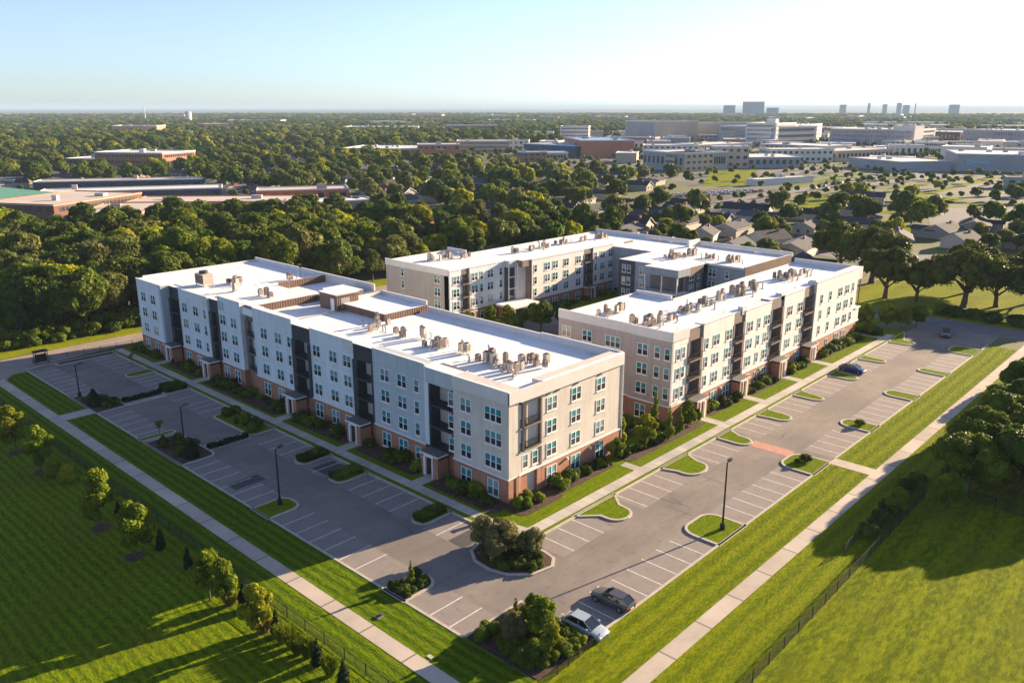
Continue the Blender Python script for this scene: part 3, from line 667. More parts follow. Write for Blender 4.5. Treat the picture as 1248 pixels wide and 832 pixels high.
rb = MB(); rb.box(79.0, 101.3, 13.0, 88.05, 113.2, 14.35, 'brown_clad', 'roof'); rb.box(87.75, 101.3, 14.35, 88.05, 113.2, 15.1, 'fascia', 'coping'); rb.box(79.3, 112.9, 14.35, 87.75, 113.2, 15.0, 'fascia', 'coping')
o = rb.build('raised_roof', B1); off(o, B1)
ph = MB(); ph.box(77.8, 112.4, 13.15, 82.2, 117.4, 15.7, 'brown_clad', 'roof'); ph.box(77.6, 112.2, 15.7, 82.4, 117.6, 15.95, 'panel_taupe', 'roof')
ph.box(77.75, 113.2, 13.15, 77.8, 114.2, 15.2, 'trim'); ph.box(78.6, 112.36, 13.5, 80.4, 112.4, 15.3, 'metal_grey')
ph.prism([(81, 118.7), (88, 118.7), (88, 125), (83.5, 125)], 13.3, 14.4, 'panel_mid', 'roof')
o = ph.build('stair_house', B1); off(o, B1)
class Off:
    """builds children in world coordinates under a thing whose base is elsewhere"""
    def __enter__(s): s.n = len(B_.children); return s
def shift_new(B, before):
    for c in B.children:
        if c.name not in before: c.location.x -= B.location.x; c.location.y -= B.location.y
seen = {c.name for c in B1.children}
for a, b, k in ((145.0, 149.6, 'panel_dark'), (131.0, 134.2, 'panel_dark'), (103.4, 108.2, 'panel_dark'), (87.8, 92.6, 'panel_dark'), (71.0, 76.2, 'panel_dark')):
    last = a == 71.0
    balcony_bay(B1, 'W', a, b, 66.0 if not last else 65.9, BK + .6, 14.0, k, 'panel_mid', pier=(.5, 1.1) if not last else (.9, .35), fas=.5 if last else 2.3)
m_ = MB(); m_.box(65.5, 71.02, 12.2, 67.6, 76.18, 14.2, 'stucco_grey', 'coping'); m_.build('balcony_fascia', B1)
# the narrow taupe recess with three open balconies
balcony_bay(B1, 'W', 119.5, 123.6, 66.9, BK + .9, 14.4, 'panel_taupe', 'panel_dark', pier=(.9, .9), fas=2.6)
for s in (147.6, 133.2, 106.4, 90.3, 74.2): portico(B1, 'W', s, 65.9)
for s in (157.4, 153.3):
    for z in Z4: window(B1, 'd' if z > 2 else 'g', 'W', s, 64.7 - (.06 if z < 2 else 0), z)
for s, x, kk in ((143, 65.9, 'd'), (138.8, 65.9, 'd'), (135.5, 65.9, 's'), (129.6, 66.2, 'd'), (126, 66.2, 'd'), (101.8, 66.3, 'd'), (97.6, 66.3, 'd'), (94.2, 66.3, 'd'),
                 (116.4, 66.2, 'd'), (112.2, 66.2, 'd'), (109.1, 66.2, 's'), (85.2, 66.0, 'd'), (81.6, 66.0, 'd'), (78.6, 66.0, 's'), (68.7, 65.4, 'd'), (64.0, 65.4, 't')):
    for z in Z4: window(B1, 'g' if z < 2 and kk != 's' else kk, 'W', s, x - (.06 if z < 2 else 0), z)
for z in Z4[1:]: window(B1, 's', 'W', 71.55, 65.6, z)
for s in (73.2, 78.0, 83.2):
    for z in Z4: window(B1, 'g' if z < 2 else 'd', 'S', s, 61.5 - (.06 if z < 2 else 0), z)
# the corner stack: open balconies above, a bay window on the second floor, brick pier and door below
cs = MB(); cs.box(67.2, 62.9, 3.35, 71.4, 63.2, 12.6, 'panel_mid'); cs.box(67.605, 61.30, 6.2, 67.95, 61.7, 12.6, 'panel_dark'); cs.box(67.605, 61.32, 12.3, 71.4, 61.43, 12.6, 'panel_dark'); cs.box(71.1, 61.46, 3.35, 71.4, 62.9, 12.6, 'panel_taupe')
cs.box(67.2, 61.44, 12.25, 71.4, 61.62, 12.6, 'panel_dark'); cs.box(67.2, 61.6, 3.2, 71.1, 62.9, 6.0, 'stucco_beige'); cs.box(67.2, 61.35, 3.15, 71.4, 61.6, 3.36, 'trim'); cs.box(67.1, 61.4, 5.95, 71.4, 61.62, 6.15, 'trim')
cs.box(67.2, 61.75, 0, 69.0, 62.9, 3.15, 'brick'); cs.box(70.5, 61.45, 0, 71.4, 62.9, 3.15, 'brick'); cs.box(69.0, 62.2, 0, 70.5, 62.3, 3.15, 'metal_grey'); cs.box(69.3, 62.15, .1, 70.2, 62.2, 2.2, 'glass_lo')
cs.build('corner_stack', B1)
for f in (6.15, 9.1):
    e = MB(); e.box(67.2, 61.3, f, 71.1, 62.9, f + .2, 'panel_taupe'); b = e.build('balcony', B1)
    e = MB(); e.box(67.3, 61.36, f + 1.15, 71.1, 61.42, f + 1.22, 'metal_dark')
    for q in range(24): e.box(67.3 + q * .16, 61.38, f + .2, 67.33 + q * .16, 61.41, f + 1.15, 'metal_dark')
    e.build('railing', b)
    e = MB(); e.box(68, 62.84, f + .2, 70.6, 62.9, f + 2.45, 'trim'); e.box(68.1, 62.8, f + .3, 69.25, 62.84, f + 2.35, 'glass_lo'); e.box(69.35, 62.8, f + .3, 70.5, 62.84, f + 2.35, 'glass_up'); e.build('balcony_door', b)
for s in (68.4, 70.2): window(B1, 's', 'S', s, 61.6, 4.7)
dp = MB(); dp.tube([(67.1, 61.3, .1), (67.1, 61.3, 3.3)], .06, 'trim', 6); dp.build('downpipe', B1)
dp = MB(); dp.tube([(88.1, 61.4, .1), (88.1, 61.4, 13.2)], .07, 'trim', 6); dp.build('downpipe', B1)
for s, z in ((76.2, 3.0), (81, 3.0)):
    e = MB(); e.box(s - .12, 61.1, z - .55, s + .12, 61.42, z - .25, 'trim'); e.build('wall_light', B1)
for k, s in enumerate((72.5, 74.2, 77.9, 82.9)):
    e = MB(); e.box(s - .35, 61.36, 12.25, s + .35, 61.5, 12.4, 'panel_dark'); e.build('wall_vent', B1)
shift_new(B1, seen)

# ================================================================== the east building (right)
B3 = tag(empty('apartment_building', (135, 68, 0)), 'apartment building on the right beside the parked blue car, taupe end wall, cream front', 'apartment building', 'four storey apartment buildings')
seen = set()
wl, bk, tr = MB(), Sep('brick_base'), Sep('trim_band')
BK = 62.6
for a, b, y, k, zt in ((108.4, 117.8, 61.0, 'stucco_cream', 14.3), (121.7, 130.9, 61.0, 'stucco_cream', 14.0), (135.9, 144.0, 61.0, 'stucco_cream', 14.2), (148.6, 168.8, 60.7, 'stucco_cream', 14.6)):
    wall_bay(wl, bk, tr, 'S', a, b, y, BK, zt, k)
wl.box(100.0, 61.0, 3.35, 104.0, 62.6, 14.3, 'stucco_cream'); bk.box(99.96, 60.94, 0, 104, 62.6, 3.15, 'brick'); tr.box(99.85, 60.85, 3.15, 104.02, 62.6, 3.35, 'trim')
for a, b, x in ((61.0, 68.3, 99.6), (68.3, 82.7, 99.9)):
    wl.box(x, a + .002, 3.35, 102, b, 13.3, 'stucco_taupe'); bk.box(x - .06, a, 0, 102, b - .01, 3.15, 'brick'); tr.box(x - .15, a - .1, 3.15, 102, b, 3.35, 'trim')
    wl.box(x - .12, a - .05, 13.25, x + .2, b, 14.7, 'fascia', 'coping')
wl.box(99.5, 60.85, 13.25, 104.0, 61.1, 14.7, 'fascia', 'coping')
wl.box(102, BK, 0, 171, 75.3, 13.5, 'stucco_cream', 'roof'); wl.box(102, 75.3, 0, 122, 82.7, 13.5, 'stucco_taupe', 'roof'); wl.box(100.2, 62.6, 13.2, 102, 82.5, 13.5, 'stucco_taupe', 'roof')
for a, b in ((100.2, 104), (108.4, 117.8), (121.7, 130.9), (135.9, 144.0), (148.6, 168.8)): wl.box(a + .1, 61.3, 13.0, b - .1, BK, 13.5, 'stucco_cream', 'roof')
for a, b in ((104, 108.4), (117.8, 121.7), (130.9, 135.9), (144, 148.6), (168.8, 171)): wl.box(a, 61.6, 13.0, b, BK, 13.5, 'stucco_cream', 'roof')
off(wl.build('wall', B3), B3); off(bk.build('brick_base', B3), B3); off(tr.build('trim_band', B3), B3)
rf = Sep('parapet')
parapet(rf, 170.7, 61, 171, 75.3, 13.5, 14.6); parapet(rf, 122, 75.0, 170.7, 75.3, 13.5, 13.75); parapet(rf, 121.7, 75.3, 122, 82.7, 13.5, 14.3); parapet(rf, 100, 82.4, 121.7, 82.7, 13.5, 13.9)
rf.box(134.9, 61.2, 13.5, 136.1, 62.4, 14.7, 'fascia', 'coping'); rf.box(148.4, 60.9, 13.5, 151.6, 62.2, 15.0, 'fascia', 'coping'); rf.box(120.6, 61.1, 13.5, 122.3, 62.0, 14.8, 'fascia', 'coping')
off(rf.build('parapet', B3), B3)
seen = {c.name for c in B3.children}
for a, b in ((104.0, 108.4), (117.8, 121.7), (130.9, 135.9), (144.0, 148.6)):
    balcony_bay(B3, 'S', a, b, 60.9, BK + .5, 14.2, 'panel_taupe', 'panel_mid', pier=(.35, .7), fas=1.9)
for s in (106.3, 119.7, 134, 146.6): portico(B3, 'S', s, 61.0, 3.0, 1.7)
for s, kk in ((81.0, 'd'), (76.8, 'd'), (71.8, 't')):
    for z in Z4: window(B3, 'g' if z < 2 else kk, 'W', s, 99.9 - (.06 if z < 2 else 0), z + (.3 if z > 2 else 0))
for s, kk in ((66.1, 'd'), (63.5, 's'), (61.75, 's')):
    for z in Z4:
        if z < 2 and kk == 's': continue
        window(B3, 'g' if z < 2 else kk, 'W', s, 99.6 - (.06 if z < 2 else 0), z + (.3 if z > 2 else 0))
for s, kk, y in ((101.3, 's', 61.0), (102.7, 's', 61), (109.5, 's', 61), (112.4, 'd', 61), (116.4, 'd', 61), (123.5, 'd', 61), (126.6, 's', 61), (129.6, 'd', 61), (138.4, 'd', 61), (142.6, 'd', 61), (151.3, 's', 60.7), (155.4, 's', 60.7), (160.2, 'd', 60.7), (163.6, 'd', 60.7)):
    for z in Z4:
        if z < 2 and s < 103: continue
        window(B3, 'g' if z < 2 and kk == 'd' else kk, 'S', s, y - (.06 if z < 2 else 0), z + (.1 if z > 2 else 0))
for z in Z4[1:]: window(B3, 's', 'S', 166.6, 60.7, z + .1)
cs = MB(); cs.box(168.8, 61.0, 0, 171, 62.6, 3.2, 'brick'); cs.box(168.8, 60.6, 3.15, 171.5, 62.6, 3.4, 'trim'); cs.box(168.8, 60.8, 3.4, 171.4, 62.6, 6.0, 'stucco_cream'); cs.box(168.7, 60.5, 6.0, 171.6, 62.6, 6.25, 'trim')
cs.box(168.8, 60.75, 12.1, 171.2, 62.6, 14.6, 'fascia', 'coping'); cs.box(168.8, 62.3, 6.2, 171, 62.6, 12.1, 'panel_mid'); cs.box(171.0, 60.9, 6.2, 171.2, 61.1, 12.1, 'panel_dark'); cs.box(168.8, 60.8, 9.1, 171.4, 62.3, 9.3, 'panel_dark')
cs.build('corner_stack', B3)
for x in (114.5, 127.9):
    e = MB(); e.box(x - .12, 60.62, 2.45, x + .12, 60.94, 2.75, 'trim'); e.build('wall_light', B3)
shift_new(B3, seen)

# ================================================================== the rear building
B2 = tag(empty('apartment_building', (152, 128, 0)), 'apartment building at the back of the courtyard with dark grey wing and glazed corner', 'apartment building', 'four storey apartment buildings')
wl, bk, tr = MB(), Sep('brick_base'), Sep('trim_band')
T = 12.3; DK = 11.75; b2 = 2.95; zb = 3.12
def wb2(side, s0, s1, face, back, k, zt=T): wall_bay(wl, bk, tr, side, s0, s1, face, back, zt, k, b2, zb)
wl.box(117.0, 127.6, zb, 118, 148.8, 11.3, 'stucco_taupe'); wl.box(116.85, 127.4, 11.3, 117.2, 148.9, T + .4, 'fascia', 'coping'); bk.box(116.94, 127.4, 0, 118, 148.8, b2, 'brick'); tr.box(116.84, 127.3, b2, 118, 148.9, zb, 'trim')
wb2('S', 117, 120.4, 127.3, 129, 'stucco_white'); wb2('S', 123.0, 134.0, 127.3, 129, 'stucco_white'); wb2('S', 139.6, 158.8, 123.8, 125.4, 'stucco_cream'); wb2('S', 162.6, 175.5, 123.8, 125.4, 'stucco_cream')
wl.box(118, 129, 0, 136.5, 148.8, DK, 'stucco_taupe', 'roof'); wl.box(136.5, 125.4, 0, 188, 142.2, DK, 'stucco_cream', 'roof'); wl.box(120.4, 128.4, 0, 136.5, 129, DK, 'stucco_taupe', 'roof')
for a, b, y in ((117.2, 134, 127.6), (134, 139.6, 127.2), (139.6, 175.5, 124.1), (175.5, 188, 124.4)): wl.box(a, y, DK - .4, b, 129.0 if y > 126 else 125.4, DK, 'stucco_cream', 'roof')
# east wing and the dark middle wing
wl.box(171, 83.4, 0, 187, 124.4, DK, 'blue_grey', 'roof'); wl.box(164.2, 83.4, 0, 171, 110.4, DK, 'blue_grey', 'roof'); wl.box(156.4, 93.4, 0, 164.2, 110.4, DK, 'blue_grey', 'roof')
wl.box(155, 106, 0, 156.4, 110.5, 12.2, 'panel_dark', 'coping'); wl.box(155.1, 101, 0, 156.4, 106, 12.2, 'blue_grey', 'coping')
wl.box(152.5, 92.6, 0, 156.4, 101, 3.2, 'panel_mid'); wl.box(151.4, 92.3, 10.6, 156.4, 101, 12.3, 'blue_grey', 'roof'); wl.box(154, 94, 3.2, 156.4, 101, 10.6, 'panel_mid'); wl.box(153.4, 92.5, 10.4, 163.4, 94.2, 12.25, 'panel_taupe', 'roof')
wl.box(156.4, 92.6, 0, 162.4, 93.4, 10.4, 'panel_mid'); wl.box(162.4, 92.5, 0, 164.2, 93.4, 12.2, 'panel_dark')
wl.box(164.2, 83.3, 0, 187, 83.4, T + .1, 'brown_clad', 'coping')
off(wl.build('wall', B2), B2); off(bk.build('brick_base', B2), B2); off(tr.build('trim_band', B2), B2)
rf = Sep('parapet')
parapet(rf, 187.7, 83.4, 188, 142.2, DK, 12.8); parapet(rf, 136.5, 141.9, 187.7, 142.2, DK, 12.1); parapet(rf, 118, 148.5, 136.5, 148.8, DK, 12.3); parapet(rf, 136.2, 142.2, 136.5, 148.8, DK, 12.9)
parapet(rf, 164.2, 83.45, 187.7, 83.7, DK, 12.4); rf.box(182.5, 108.5, DK, 187.69, 109.1, 13.4, 'fascia', 'coping'); parapet(rf, 164.1, 83.7, 164.35, 92.5, DK, 12.2); parapet(rf, 156.4, 110.2, 171, 110.45, DK, 12.2)
off(rf.build('parapet', B2), B2)
seen = {c.name for c in B2.children}
balcony_bay(B2, 'S', 120.4, 123.0, 127.2, 128.4, T, 'panel_taupe', 'stucco_beige', (3.1, 6.0, 8.9), (.25, .4), 1.2)
balcony_bay(B2, 'S', 158.8, 162.6, 123.7, 125.3, T, 'panel_taupe', 'stucco_beige', (3.1, 6.0, 8.9), (.3, .3), 1.2)
balcony_bay(B2, 'S', 175.5, 180, 123.7, 125.3, T, 'panel_taupe', 'stucco_beige', (3.1, 6.0, 8.9), (.3, .9), 1.2)
gc = MB(); gc.box(134.0, 126.0, 3.3, 139.2, 128.4, 11.0, 'glass'); gc.box(133.95, 125.7, 11.0, 136.6, 127.4, 12.5, 'stucco_grey', 'coping'); gc.box(136.6, 124.0, 11.0, 139.6, 127.4, 12.5, 'panel_taupe', 'coping'); gc.box(139.2, 123.9, 3.2, 139.6, 127, 11.0, 'panel_taupe')
for f in (3.2, 5.9, 8.6): gc.box(133.9, 125.85, f, 139.2, 125.99, f + .22, 'trim')
for x in (133.95, 136.1, 137.6, 138.9): gc.box(x, 125.8, 3.2, x + .16, 125.99, 11.0, 'trim')
gc.build('glazed_corner', B2)
cp = MB(); cp.box(129.8, 120.4, 2.9, 138.4, 126.0, 3.35, 'trim', 'roof')
for x, y in ((130.1, 120.7), (133.9, 120.7), (137.6, 120.7), (137.6, 123.4)): cp.box(x, y, 0, x + .6, y + .6, 2.9, 'stucco_cream')
cp.box(130.6, 124.6, 0, 138, 125.9, 2.9, 'brick'); cp.box(131, 121.3, .3, 133.6, 121.36, 2.6, 'glass')
cp.build('entrance_canopy', B2)
portico(B2, 'S', 122, 127.3, 3.0, 1.5, 2.9); portico(B2, 'S', 160.7, 123.8, 3.2, 1.6, 2.9)
ZB = (1.3, 4.6, 7.4, 10.2)
for s, kk in ((118.9, 'd'), (124.5, 'd'), (126.6, 's'), (129.4, 'd'), (132.8, 's')):
    for z in ZB: window(B2, kk, 'S', s, 127.3 - (.06 if z < 2 else 0), z)
for s, kk in ((140.8, 's'), (145.0, 'd'), (147.9, 'd'), (152.0, 'd'), (156.7, 'd'), (163.7, 's'), (166.4, 'd'), (169.9, 'd'), (172.8, 'd')):
    for z in ZB: window(B2, kk, 'S', s, 123.8 - (.06 if z < 2 else 0), z)
for s, kk in ((142.9, 's'), (131.2, 'd')):
    for z in ZB[1:]: window(B2, kk, 'W', s, 117.0, z)
for z in ZB[1:]:
    window(B2, 'd', 'W', 103.8, 155.1, z); window(B2, 's', 'W', 107.6, 155, z); window(B2, 's', 'W', 109.0, 155, z); window(B2, 'd', 'W', 91.3, 164.2, z); window(B2, 's', 'W', 87.6, 164.2, z); window(B2, 'd', 'S', 157.6, 92.6, z); window(B2, 's', 'S', 160.4, 92.6, z)
    window(B2, 'd', 'W', 114.2, 171, z)
for f in (3.2, 6.6):
    e = MB(); e.box(151.6, 92.5, f, 156.4, 101, f + .25, 'trim'); b = e.build('balcony', B2)
    e = MB(); e.box(151.65, 92.55, f + 1.2, 151.7, 101, f + 1.26, 'metal_dark'); e.box(151.65, 92.5, f + 1.2, 154, 92.56, f + 1.26, 'metal_dark')
    for q in range(40): e.box(151.66, 92.6 + q * .21, f + .25, 151.69, 92.63 + q * .21, f + 1.2, 'metal_dark')
    e.build('railing', b)
e = MB()
for y in (92.5, 96.4, 100.8): e.box(151.6, y, 0, 151.9, y + .25, 10.6, 'trim')
e.build('balcony_post', B2)
shift_new(B2, seen)

# ================================================================== plants
def fib_ico(sub):
    t = (1 + 5 ** .5) / 2
    v = [(-1, t, 0), (1, t, 0), (-1, -t, 0), (1, -t, 0), (0, -1, t), (0, 1, t), (0, -1, -t), (0, 1, -t), (t, 0, -1), (t, 0, 1), (-t, 0, -1), (-t, 0, 1)]
    f = [(0, 11, 5), (0, 5, 1), (0, 1, 7), (0, 7, 10), (0, 10, 11), (1, 5, 9), (5, 11, 4), (11, 10, 2), (10, 7, 6), (7, 1, 8), (3, 9, 4), (3, 4, 2), (3, 2, 6), (3, 6, 8), (3, 8, 9), (4, 9, 5), (2, 4, 11), (6, 2, 10), (8, 6, 7), (9, 8, 1)]
    v = [np.array(a) / np.linalg.norm(a) for a in v]
    for _ in range(sub):
        c = {}; nf = []
        def mid(a, b):
            k = (min(a, b), max(a, b))
            if k not in c: m_ = v[a] + v[b]; v.append(m_ / np.linalg.norm(m_)); c[k] = len(v) - 1
            return c[k]
        for a, b, d in f:
            x, y, z = mid(a, b), mid(b, d), mid(d, a); nf += [(a, x, z), (b, y, x), (d, z, y), (x, y, z)]
        f = nf
    return np.array(v), np.array(f)
ICO1 = fib_ico(1); ICO2 = fib_ico(2)

def crown_mesh(name, seed, rx, rz, zc, lobes, lr, nleaf, leaf, material, core=0.86, shape='oak', flat=0.7, up=0.25):
    """foliage: overlapping lobes, each an opaque lumpy heart wrapped in many leaf sprays"""
    rg = np.random.default_rng(seed)
    C = []; RR = []
    for i in range(lobes):
        if shape == 'cone':
            h = (i + .5) / lobes; rad = rx * (1 - h) ** .8 * .55; a = rg.uniform(0, 6.28)
            C.append([math.cos(a) * rad * .5, math.sin(a) * rad * .5, zc - rz + 2 * rz * h]); RR.append(max(.12 * rx, rx * (1 - h) ** .7 * lr * rg.uniform(.85, 1.1)))
        else:
            a = rg.uniform(0, 6.28); u = rg.uniform(0, 1) ** .5; el = rg.uniform(-1 if shape == 'round' else -.55, 1)
            k = math.sqrt(max(0, 1 - abs(el) ** 2)) if shape == 'round' else (1 - max(0, el) ** 3 * .6)
            C.append([math.cos(a) * u * rx * .72 * k, math.sin(a) * u * rx * .72 * k, zc + el * rz * .62]); RR.append(lr * rx * rg.uniform(.7, 1.25))
    C = np.array(C); RR = np.array(RR)
    V = []; F = []; nb = 0
    iv, if_ = ICO1 if lobes > 9 else ICO2
    for c, r_ in zip(C, RR):
        n = rg.normal(0, .10, len(iv))
        p = iv * (r_ * core * (1 + n))[:, None] * np.array([1, 1, flat if shape != 'cone' else 1.2]) + c
        V.append(p); F.append(if_ + nb); nb += len(iv)
    V = np.vstack(V); F = np.vstack(F)
    # leaf sprays
    w_ = RR ** 2 / (RR ** 2).sum(); idx = rg.choice(lobes, nleaf * 2, p=w_)
    d = rg.normal(0, 1, (nleaf * 2, 3)); d[:, 2] += up; d /= np.linalg.norm(d, axis=1)[:, None]
    sq = np.array([1, 1, flat if shape != 'cone' else 1.2])
    wob = 1 + .14 * np.sin(d[:, 0] * 5 + idx) * np.cos(d[:, 1] * 6 + idx * 2) + rg.normal(0, .10, nleaf * 2)
    P = C[idx] + d * (RR[idx] * wob)[:, None] * sq
    keep = np.ones(len(P), bool)
    for j, (c, r_) in enumerate(zip(C, RR)):
        q = np.linalg.norm((P - c) / sq, axis=1); keep &= ~((q < r_ * .84) & (idx != j))
    P = P[keep][:nleaf]; d = d[keep][:nleaf]; k = len(P)
    nrm = d + rg.normal(0, .55, (k, 3)); nrm /= np.linalg.norm(nrm, axis=1)[:, None]
    t = np.cross(nrm, rg.normal(0, 1, (k, 3))); t /= np.linalg.norm(t, axis=1)[:, None]; b = np.cross(nrm, t)
    s = leaf * rg.uniform(.5, 1.35, k)[:, None]
    q = np.stack([P - t * s * .5, P + b * s * .42 + nrm * s * .12, P + t * s * .62, P - b * s * .42 + nrm * s * .12], 1).reshape(-1, 3)
    nv = len(V)
    me = bpy.data.meshes.new(name)
    verts = np.vstack([V, q])
    nt_, nq = len(F), k
    me.vertices.add(len(verts)); me.vertices.foreach_set('co', verts.astype(np.float32).ravel())
    me.loops.add(nt_ * 3 + nq * 4); me.polygons.add(nt_ + nq)
    li = np.concatenate([F.ravel(), (np.arange(nq * 4) + nv)])
    me.loops.foreach_set('vertex_index', li.astype(np.int32))
    ls = np.concatenate([np.arange(nt_) * 3, nt_ * 3 + np.arange(nq) * 4]).astype(np.int32)
    me.polygons.foreach_set('loop_start', ls)
    me.update(calc_edges=True); me.validate()
    me.materials.append(M[material])
    return me
def trunk_mesh(name, seed, h, r_, spread, limbs=4, k='bark', top=None):
    rg = random.Random(seed); m_ = MB()
    lean = (rg.uniform(-.1, .1) * h, rg.uniform(-.1, .1) * h)
    m_.tube([(0, 0, -.3), (0, 0, .15), (lean[0] * .3, lean[1] * .3, h * .4), (lean[0], lean[1], h)], [r_ * 1.7, r_ * 1.15, r_ * .85, r_ * .5], k, 7)
    for i in range(limbs):
        a = 6.28 * i / limbs + rg.uniform(-.4, .4); z0 = h * rg.uniform(.4, .75); l = spread * rg.uniform(.6, 1)
        m_.tube([(lean[0] * .5, lean[1] * .5, z0), (math.cos(a) * l * .5, math.sin(a) * l * .5, z0 + l * .45), (math.cos(a) * l, math.sin(a) * l, z0 + l * .8)], [r_ * .55, r_ * .35, r_ * .12], k, 5)
    return m_.build(name, link=False, smooth=True).data

PROTO = {}
def proto(key, name, cm, tm, partn=('crown', 'trunk')):
    PROTO[key] = (name, cm, tm, partn)
CROWN_OBJ = {}
def plant(key, x, y, scl=1.0, rz=None, label=None, cat='tree', group=None, z=0.0, zs=1.0):
    name, cm, tm, pn = PROTO[key]
    rz = random.uniform(0, 6.28) if rz is None else rz
    if tm is None:
        o = inst(name, cm, None, (x, y, z), rz, (scl, scl, scl * zs)); tag(o, label, cat, group); CROWN_OBJ.setdefault(key, o); return o
    e = empty(name, (x, y, z), rz); e.scale = (scl, scl, scl * zs)
    c = inst(pn[0], cm, e); inst(pn[1], tm, e); CROWN_OBJ.setdefault(key, c)
    tag(e, label, cat, group); return e

# wood trees (metres): broad, round, tall
for i, (rx, rz_, zc, lb, lr) in enumerate(((5.2, 3.8, 7.0, 26, .29), (4.4, 4.2, 7.4, 22, .32), (6.0, 3.6, 6.8, 32, .26), (3.8, 4.6, 7.6, 18, .36))):
    proto('wood%d' % i, 'broadleaf_tree', crown_mesh('crown', 100 + i, rx, rz_ + .7, zc - .7, lb + 6, lr, 8000, .50, 'f_oak', .80, up=.5, flat=.85), trunk_mesh('trunk', i, 6.0, .28, 2.8))
    proto('far%d' % i, 'broadleaf_tree', crown_mesh('crown', 200 + i, rx, rz_, zc - .8, lb // 2, lr * 1.3, 900, 1.15, 'f_oak', .85, up=.5, flat=.85), trunk_mesh('trunk', i, 6.0, .28, 2.8, 3))
proto('oak0', 'live_oak', crown_mesh('crown', 31, 8.6, 4.2, 8.2, 44, .22, 14000, .50, 'f_park', .78, flat=.8, up=.5), trunk_mesh('trunk', 31, 6.2, .62, 5.5, 6))
proto('oak1', 'live_oak', crown_mesh('crown', 32, 7.6, 4.2, 7.8, 38, .24, 12000, .50, 'f_park', .78, flat=.8, up=.5), trunk_mesh('trunk', 32, 5.6, .55, 4.8, 6))
proto('big0', 'broadleaf_tree', crown_mesh('crown', 41, 5.4, 4.6, 5.2, 46, .21, 32000, .28, 'f_dark', .80, flat=.9, up=.4), trunk_mesh('trunk', 41, 5, .35, 3.2, 5))
proto('big1', 'broadleaf_tree', crown_mesh('crown', 42, 4.6, 4.8, 5.2, 40, .23, 28000, .28, 'f_dark', .80, flat=.9, up=.4), trunk_mesh('trunk', 42, 5, .3, 2.8, 5))
proto('young0', 'young_tree', crown_mesh('crown', 51, 1.45, 2.5, 2.45, 24, .28, 5200, .19, 'f_young', .4, 'round', .95), trunk_mesh('trunk', 51, 2.8, .06, 1.0, 5))
proto('young1', 'young_tree', crown_mesh('crown', 52, 1.65, 2.2, 2.2, 24, .27, 5200, .19, 'f_young', .4, 'round', .95), trunk_mesh('trunk', 52, 2.6, .06, 1.1, 5))
proto('slim', 'young_tree', crown_mesh('crown', 53, .95, 2.0, 2.7, 9, .50, 1600, .2, 'f_young', .6, 'cone', 1), trunk_mesh('trunk', 53, 2.4, .05, .5, 4))
proto('bronze', 'small_tree', crown_mesh('crown', 54, 2.3, 1.9, 2.4, 26, .26, 7000, .18, 'f_bronze', .5, 'round', .85), trunk_mesh('trunk', 54, 2.4, .09, 1.5, 6))
proto('cypress', 'italian_cypress', crown_mesh('crown', 61, .50, 1.25, 1.35, 8, .9, 1500, .12, 'f_cypress', .9, 'cone', 1), trunk_mesh('trunk', 61, .6, .05, .05, 0))
proto('conic', 'clipped_evergreen', crown_mesh('crown', 62, 1.0, 1.25, 1.3, 7, .85, 1800, .16, 'f_cypress', .9, 'cone', 1), trunk_mesh('trunk', 62, .8, .07, .1, 0))
proto('ball', 'clipped_shrub', crown_mesh('foliage', 63, .75, .7, .7, 7, .7, 1500, .13, 'f_young', .92, 'round', .95), None)
proto('bush0', 'shrub', crown_mesh('foliage', 71, .75, .5, .45, 7, .55, 700, .16, 'f_shrub', .85, 'round', .8), None)
proto('bush1', 'shrub', crown_mesh('foliage', 72, .95, .6, .55, 8, .50, 800, .18, 'f_shrub', .8, 'round', .8), None)
proto('bush2', 'shrub', crown_mesh('foliage', 73, .55, .7, .6, 6, .6, 600, .16, 'f_shrub', .75, 'round', .95), None)
proto('sapling', 'sapling', crown_mesh('crown', 74, .55, .8, 1.5, 6, .42, 260, .16, 'f_straw', .2, 'round', .9), trunk_mesh('trunk', 74, 1.5, .03, .5, 4))
def blades(name, seed, n, h, spread, k):
    rg = random.Random(seed); m_ = MB()
    for i in range(n):
        a = rg.uniform(0, 6.28); r_ = rg.uniform(0, spread * .4); l = h * rg.uniform(.6, 1); t = rg.uniform(.1, spread)
        x, y = math.cos(a) * r_, math.sin(a) * r_; px_, py_ = -math.sin(a) * .035, math.cos(a) * .035
        m_.face([(x - px_, y - py_, 0), (x + px_, y + py_, 0), (x + math.cos(a) * t * .6 + px_, y + math.sin(a) * t * .6 + py_, l * .75), (x + math.cos(a) * t, y + math.sin(a) * t, l), (x + math.cos(a) * t * .6 - px_, y + math.sin(a) * t * .6 - py_, l * .75)], k)
    return m_.build(name, link=False).data
proto('straw', 'ornamental_grass', blades('blades', 5, 260, 1.5, .75, 'f_straw'), None)
proto('reed', 'ornamental_grass', blades('blades', 6, 300, 1.9, .7, 'f_young'), None)

